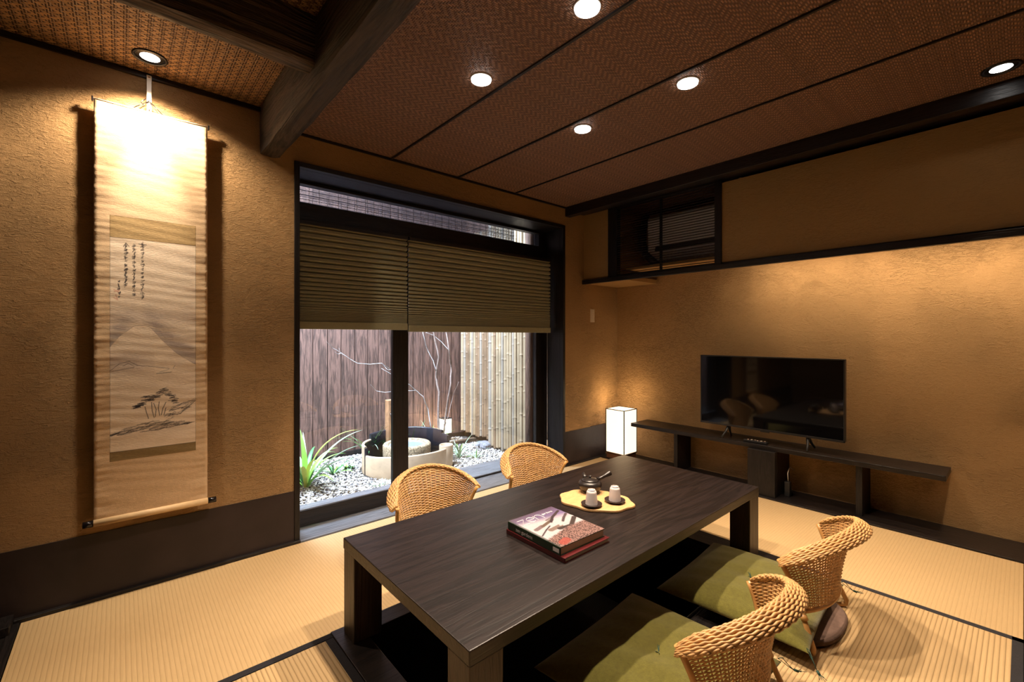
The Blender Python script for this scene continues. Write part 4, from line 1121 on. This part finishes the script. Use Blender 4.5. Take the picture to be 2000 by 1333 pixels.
# water basin in a broken jar
BX, BY = 2.10, 3.95
BSN = 0
bs = empty('water_basin', (BX, BY, GZ), 'round granite water basin full of water standing inside the broken jar', 'basin')
MB().lathe([(.205, GZ), (.225, GZ+.08), (.228, .10), (.218, .113), (.180, .115), (.172, .095), (.12, .05), (.0001, .04)], (BX, BY, 0), 48, False).build('bowl', M_STONE, bs)
MB().lathe([(.174, .096), (.0001, .0961)], (BX, BY, 0), 48, False).build('water', M_WATER, bs)
jr = empty('broken_jar', (BX, BY, GZ), 'large tan stoneware jar cut open and standing round the stone basin', 'jar')
def arc(a0, a1, z_fn, r0, r1, mat, name, top=M_JAR):
    n_ = 40; m = MB(); P = []
    for i in range(n_+1):
        a = math.radians(a0+(a1-a0)*i/n_); c, s_ = math.cos(a), math.sin(a); z1 = z_fn(i/n_)
        P.append([(BX+c*q, BY+s_*q, z) for q, z in ((r1, GZ), (r1*1.0, z1-.008), (r1-.004, z1), (r0+.004, z1), (r0, z1-.008), (r0, GZ), (r1, GZ))])
    m.grid(P, True)
    for e_ in (0, -1):
        o_ = len(m.v); m.v.extend(P[e_][:6]); m.f.append(tuple(range(o_, o_+6))); m.sm.append(False)
    o = m.build(name, mat, jr)
    if mat is M_JAR:
        P = [[(BX+math.cos(math.radians(a0+(a1-a0)*i/n_))*q, BY+math.sin(math.radians(a0+(a1-a0)*i/n_))*q, z) for q, z in ((r0-.001, GZ), (r0-.001, z_fn(i/n_)-.012))] for i in range(n_+1)]
        MB().grid(P, True).build('glazed_lining', M_JARIN, o)
    return o
view = math.degrees(math.atan2(-BY, -BX))      # direction towards the room camera
arc(view-64, view+62, lambda t: .055+.035*math.sin(t*2.2), .388, .412, M_JAR, 'jar_wall')
arc(view-118, view-66, lambda t: .125+.01*t, .392, .418, M_JAR, 'jar_wall')
arc(view-66.5, view-64.5, lambda t: .12, .386, .414, M_JARIN, 'jar_wall')
arc(view-240, view-120, lambda t: .19-.03*abs(t-.4), .400, .425, M_JARIN, 'jar_wall')
arc(view+97, view+118, lambda t: .15, .392, .418, M_JARIN, 'jar_wall')
sj = (2.40, 3.72)
m = MB().lathe([(.060, GZ), (.068, GZ+.1), (.068, .085), (.064, .092), (.058, .088), (.056, -.02), (.0001, -.02)], (sj[0], sj[1], 0), 28, False)
tag(m.build('small_jar', M_JAR, loc=(sj[0], sj[1], GZ)), 'small open tan jar at the right of the stone basin', 'jar')
# spout post
sx, sy_ = 2.115, 4.33
spt = empty('spout_post', (sx, sy_, GZ), 'upright wooden water spout post behind the stone basin', 'spout')
bx('post', (sx-.045, sy_-.04, GZ), (sx+.045, sy_+.04, .490), M_COPPER, spt, .006)
MB().tube([(sx-.02, sy_-.03, .36), (sx-.03, sy_-.10, .33)], .013, 12).build('nozzle', M_CHROME, spt)

# ---- plants
def blade(c, az, length, width, lean, droop, zk=1, fold=.25):
    """arched strap leaf from point c; az direction, lean start angle from vertical, droop extra bend"""
    n_ = 12; P = []; p = Vector(c); d = Vector((math.cos(az), math.sin(az), 0)); side = Vector((-d.y, d.x, 0))
    for i in range(n_+1):
        t = i/n_; w_ = width*(.55+.45*math.sin(min(1, t*1.6)*PI/2))*max(0, 1-max(0, t-.45)/.55)**.8+.0004
        a = lean+droop*t**1.3
        up = Vector((0, 0, 1))*math.cos(a+PI/2)*-1
        nrm = (d*math.cos(a)*-1+Vector((0, 0, 1))*math.sin(a))
        P.append([p-side*w_/2+nrm*w_*fold, p, p+side*w_/2+nrm*w_*fold])
        p = p+(d*math.sin(a)+Vector((0, 0, 1))*math.cos(a))*(length/n_)
    return MB().grid(P, True)
def plant(name, x, y, z, n_, lmin, lmax, w_, mats, label, seed, leanr=(.1, .7), droopr=(.4, 1.7), azr=(0, 2*PI), group=None, spread=.02):
    t = empty(name, (x, y, z), label, 'plant', group); q = random.Random(seed)
    for i in range(n_):
        az = azr[0]+(azr[1]-azr[0])*(i+q.uniform(0, .8))/n_
        c = (x+math.cos(az)*spread*q.random(), y+math.sin(az)*spread*q.random(), z)
        blade(c, az, q.uniform(lmin, lmax), w_*q.uniform(.7, 1.1), q.uniform(*leanr), q.uniform(*droopr)).build('leaf', q.choice(mats), t)
    return t
plant('strap_leaf_plant', 1.16, 3.92, GZ, 22, .42, .70, .046, [M_LEAF, M_LEAFY, M_LEAF, M_LEAFP, M_LEAFD], 'bright green strap-leaved plant in the gravel at the left window edge', 4, (.08, .75), (.5, 1.7))
plant('strap_leaf_plant', 1.47, 4.16, GZ, 9, .16, .28, .018, [M_LEAF, M_LEAFD], 'low small grass tuft in the gravel between the strap-leaved plant and the jar', 6, (.5, 1.1), (.5, 1.3))
f = empty('garden_fern', (1.62, 4.22, GZ), 'small light green ground fern in the gravel left of the jar', 'plant'); q = random.Random(3)
for i in range(16):
    az = q.uniform(0, 2*PI); blade((1.62+q.uniform(-.05, .05), 4.22+q.uniform(-.04, .04), GZ+.005), az, q.uniform(.06, .12), .022, q.uniform(.6, 1.1), .8).build('leaf', q.choice([M_LEAF, M_LEAFP]), f)
plant('lily_turf', 1.94, 4.44, GZ, 18, .34, .52, .016, [M_LEAFD, M_LEAFP, M_LEAF], 'arching dark green lily turf behind the left side of the broken jar', 12, (.1, .8), (.5, 1.6), (2.6, 5.6))
plant('lily_turf', 2.62, 4.36, GZ, 16, .24, .38, .018, [M_LEAFD, M_LEAF, M_LEAFP], 'lily turf clump at the foot of the bare tree beside the garden lamp', 14, (.1, .7), (.2, 1.1))
plant('lily_turf', 2.36, 4.40, GZ, 8, .30, .44, .014, [M_LEAFD, M_LEAFP], 'thin lily turf leaves rising behind the stone basin', 24, (.2, .9), (.2, .8))
plant('striped_grass', 2.66, 3.88, GZ, 16, .18, .30, .022, [M_LEAFP, M_LEAFP, M_LEAF], 'pale striped grass clump in the gravel right of the basin', 17, (.1, .8), (.3, 1.5))
plant('striped_grass', 2.78, 3.74, GZ, 10, .10, .18, .016, [M_LEAFP, M_LEAF], 'little pale grass tuft nearest to the bamboo foot stone', 19, (.3, 1.0), (.4, 1.2))
plant('striped_grass', 1.63, 3.52, GZ, 7, .08, .13, .018, [M_LEAFP, M_WHITEP if False else M_LEAFP], 'tiny pale grass tuft in front of the broken jar by the window stile', 29, (.3, .9), (.3, .8))

# ---- bare shrub with several stems
tre = empty('bare_shrub', (2.70, 4.35, GZ), 'leafless garden tree with thin crooked stems in front of the plank fence', 'tree')
def stem(px, Yp, r0, r1, mat, name='branch'):
    n_ = len(px); pts = []
    for i, (a, b) in enumerate(px):
        pts.append(at(a, b, Yp+.05*math.sin(i*1.9+a)))
    rs = [r0+(r1-r0)*i/(n_-1) for i in range(n_)]
    # refine
    q = []; rq = []
    for i in range(n_-1):
        for k in range(4):
            t = k/4; p = pts[i].lerp(pts[i+1], t); q.append(p+Vector((math.sin(i*7+k*2.1), math.cos(i*5+k*1.7), 0))*.002); rq.append(rs[i]+(rs[i+1]-rs[i])*t)
    q.append(pts[-1]); rq.append(rs[-1])
    return MB().tube(q, rq, 7).build(name, mat, tre)
stem([(859, 872), (856, 820), (857, 765), (851, 737), (857, 697), (851, 670), (843, 635), (838, 590)], 4.34, .014, .008, M_TWIG, 'stem')
stem([(864, 870), (872, 800), (880, 750), (881, 720), (877, 685), (871, 645), (868, 600)], 4.36, .012, .007, M_TWIG, 'stem')
stem([(861, 860), (876, 812), (884, 775), (896, 746)], 4.30, .005, .002, M_TWIG)
stem([(842, 840), (836, 800), (826, 775), (812, 763), (800, 752), (770, 735), (745, 720)], 4.25, .006, .002, M_TWIGL)
stem([(812, 763), (800, 764), (788, 762), (752, 767), (735, 764), (724, 752)], 4.2, .003, .0012, M_TWIGL)
stem([(852, 725), (846, 705), (835, 685), (828, 660), (822, 630)], 4.30, .005, .0025, M_TWIGL)
stem([(878, 686), (862, 668), (846, 655), (832, 650)], 4.32, .004, .002, M_TWIGL)
stem([(762, 722), (745, 710), (722, 712), (698, 710), (684, 702), (664, 688), (650, 680), (638, 668)], 4.0, .0035, .001, M_TWIGL)
stem([(684, 702), (676, 696), (668, 692)], 4.0, .002, .0008, M_TWIGL); stem([(766, 722), (757, 723), (746, 710)], 4.0, .002, .0008, M_TWIGL)
stem([(664, 688), (662, 680)], 4.0, .0015, .0008, M_TWIGL); stem([(668, 690), (660, 692), (654, 688)], 4.0, .0015, .0008, M_TWIGL)

# ---- reed blind hanging outside the transom
rb = empty('reed_blind', (1.75, 3.20, 1.5), 'weathered reed blind hanging outside behind the narrow upper window', 'blind')
xr = at(1004, 470, 3.20).x
m = MB(); q = random.Random(2); z = 1.45
while z < 2.62:
    m.box((.2, 3.198+q.uniform(-.001, .001), z), (xr+q.uniform(-.003, .003), 3.2015, z+q.uniform(.0028, .0042))); z += .0052
o = m.build('reeds', M_REED, rb); o['kind'] = 'stuff'
x = .24
while x < xr:
    MB().tube([(x, 3.1965, 1.45), (x, 3.1965, 2.62)], .0014, 5, False).build('binding_thread', M_STRING, rb); x += .066
bx('top_bar', (.18, 3.19, 2.62), (xr+.01, 3.21, 2.65), M_BAMB2, rb, .003)
# eave above the sill
st(bx('trim_eave', (-.9, 3.0, 2.66), (3.4, 3.35, 2.70), M_BLACKX, bevel=0))
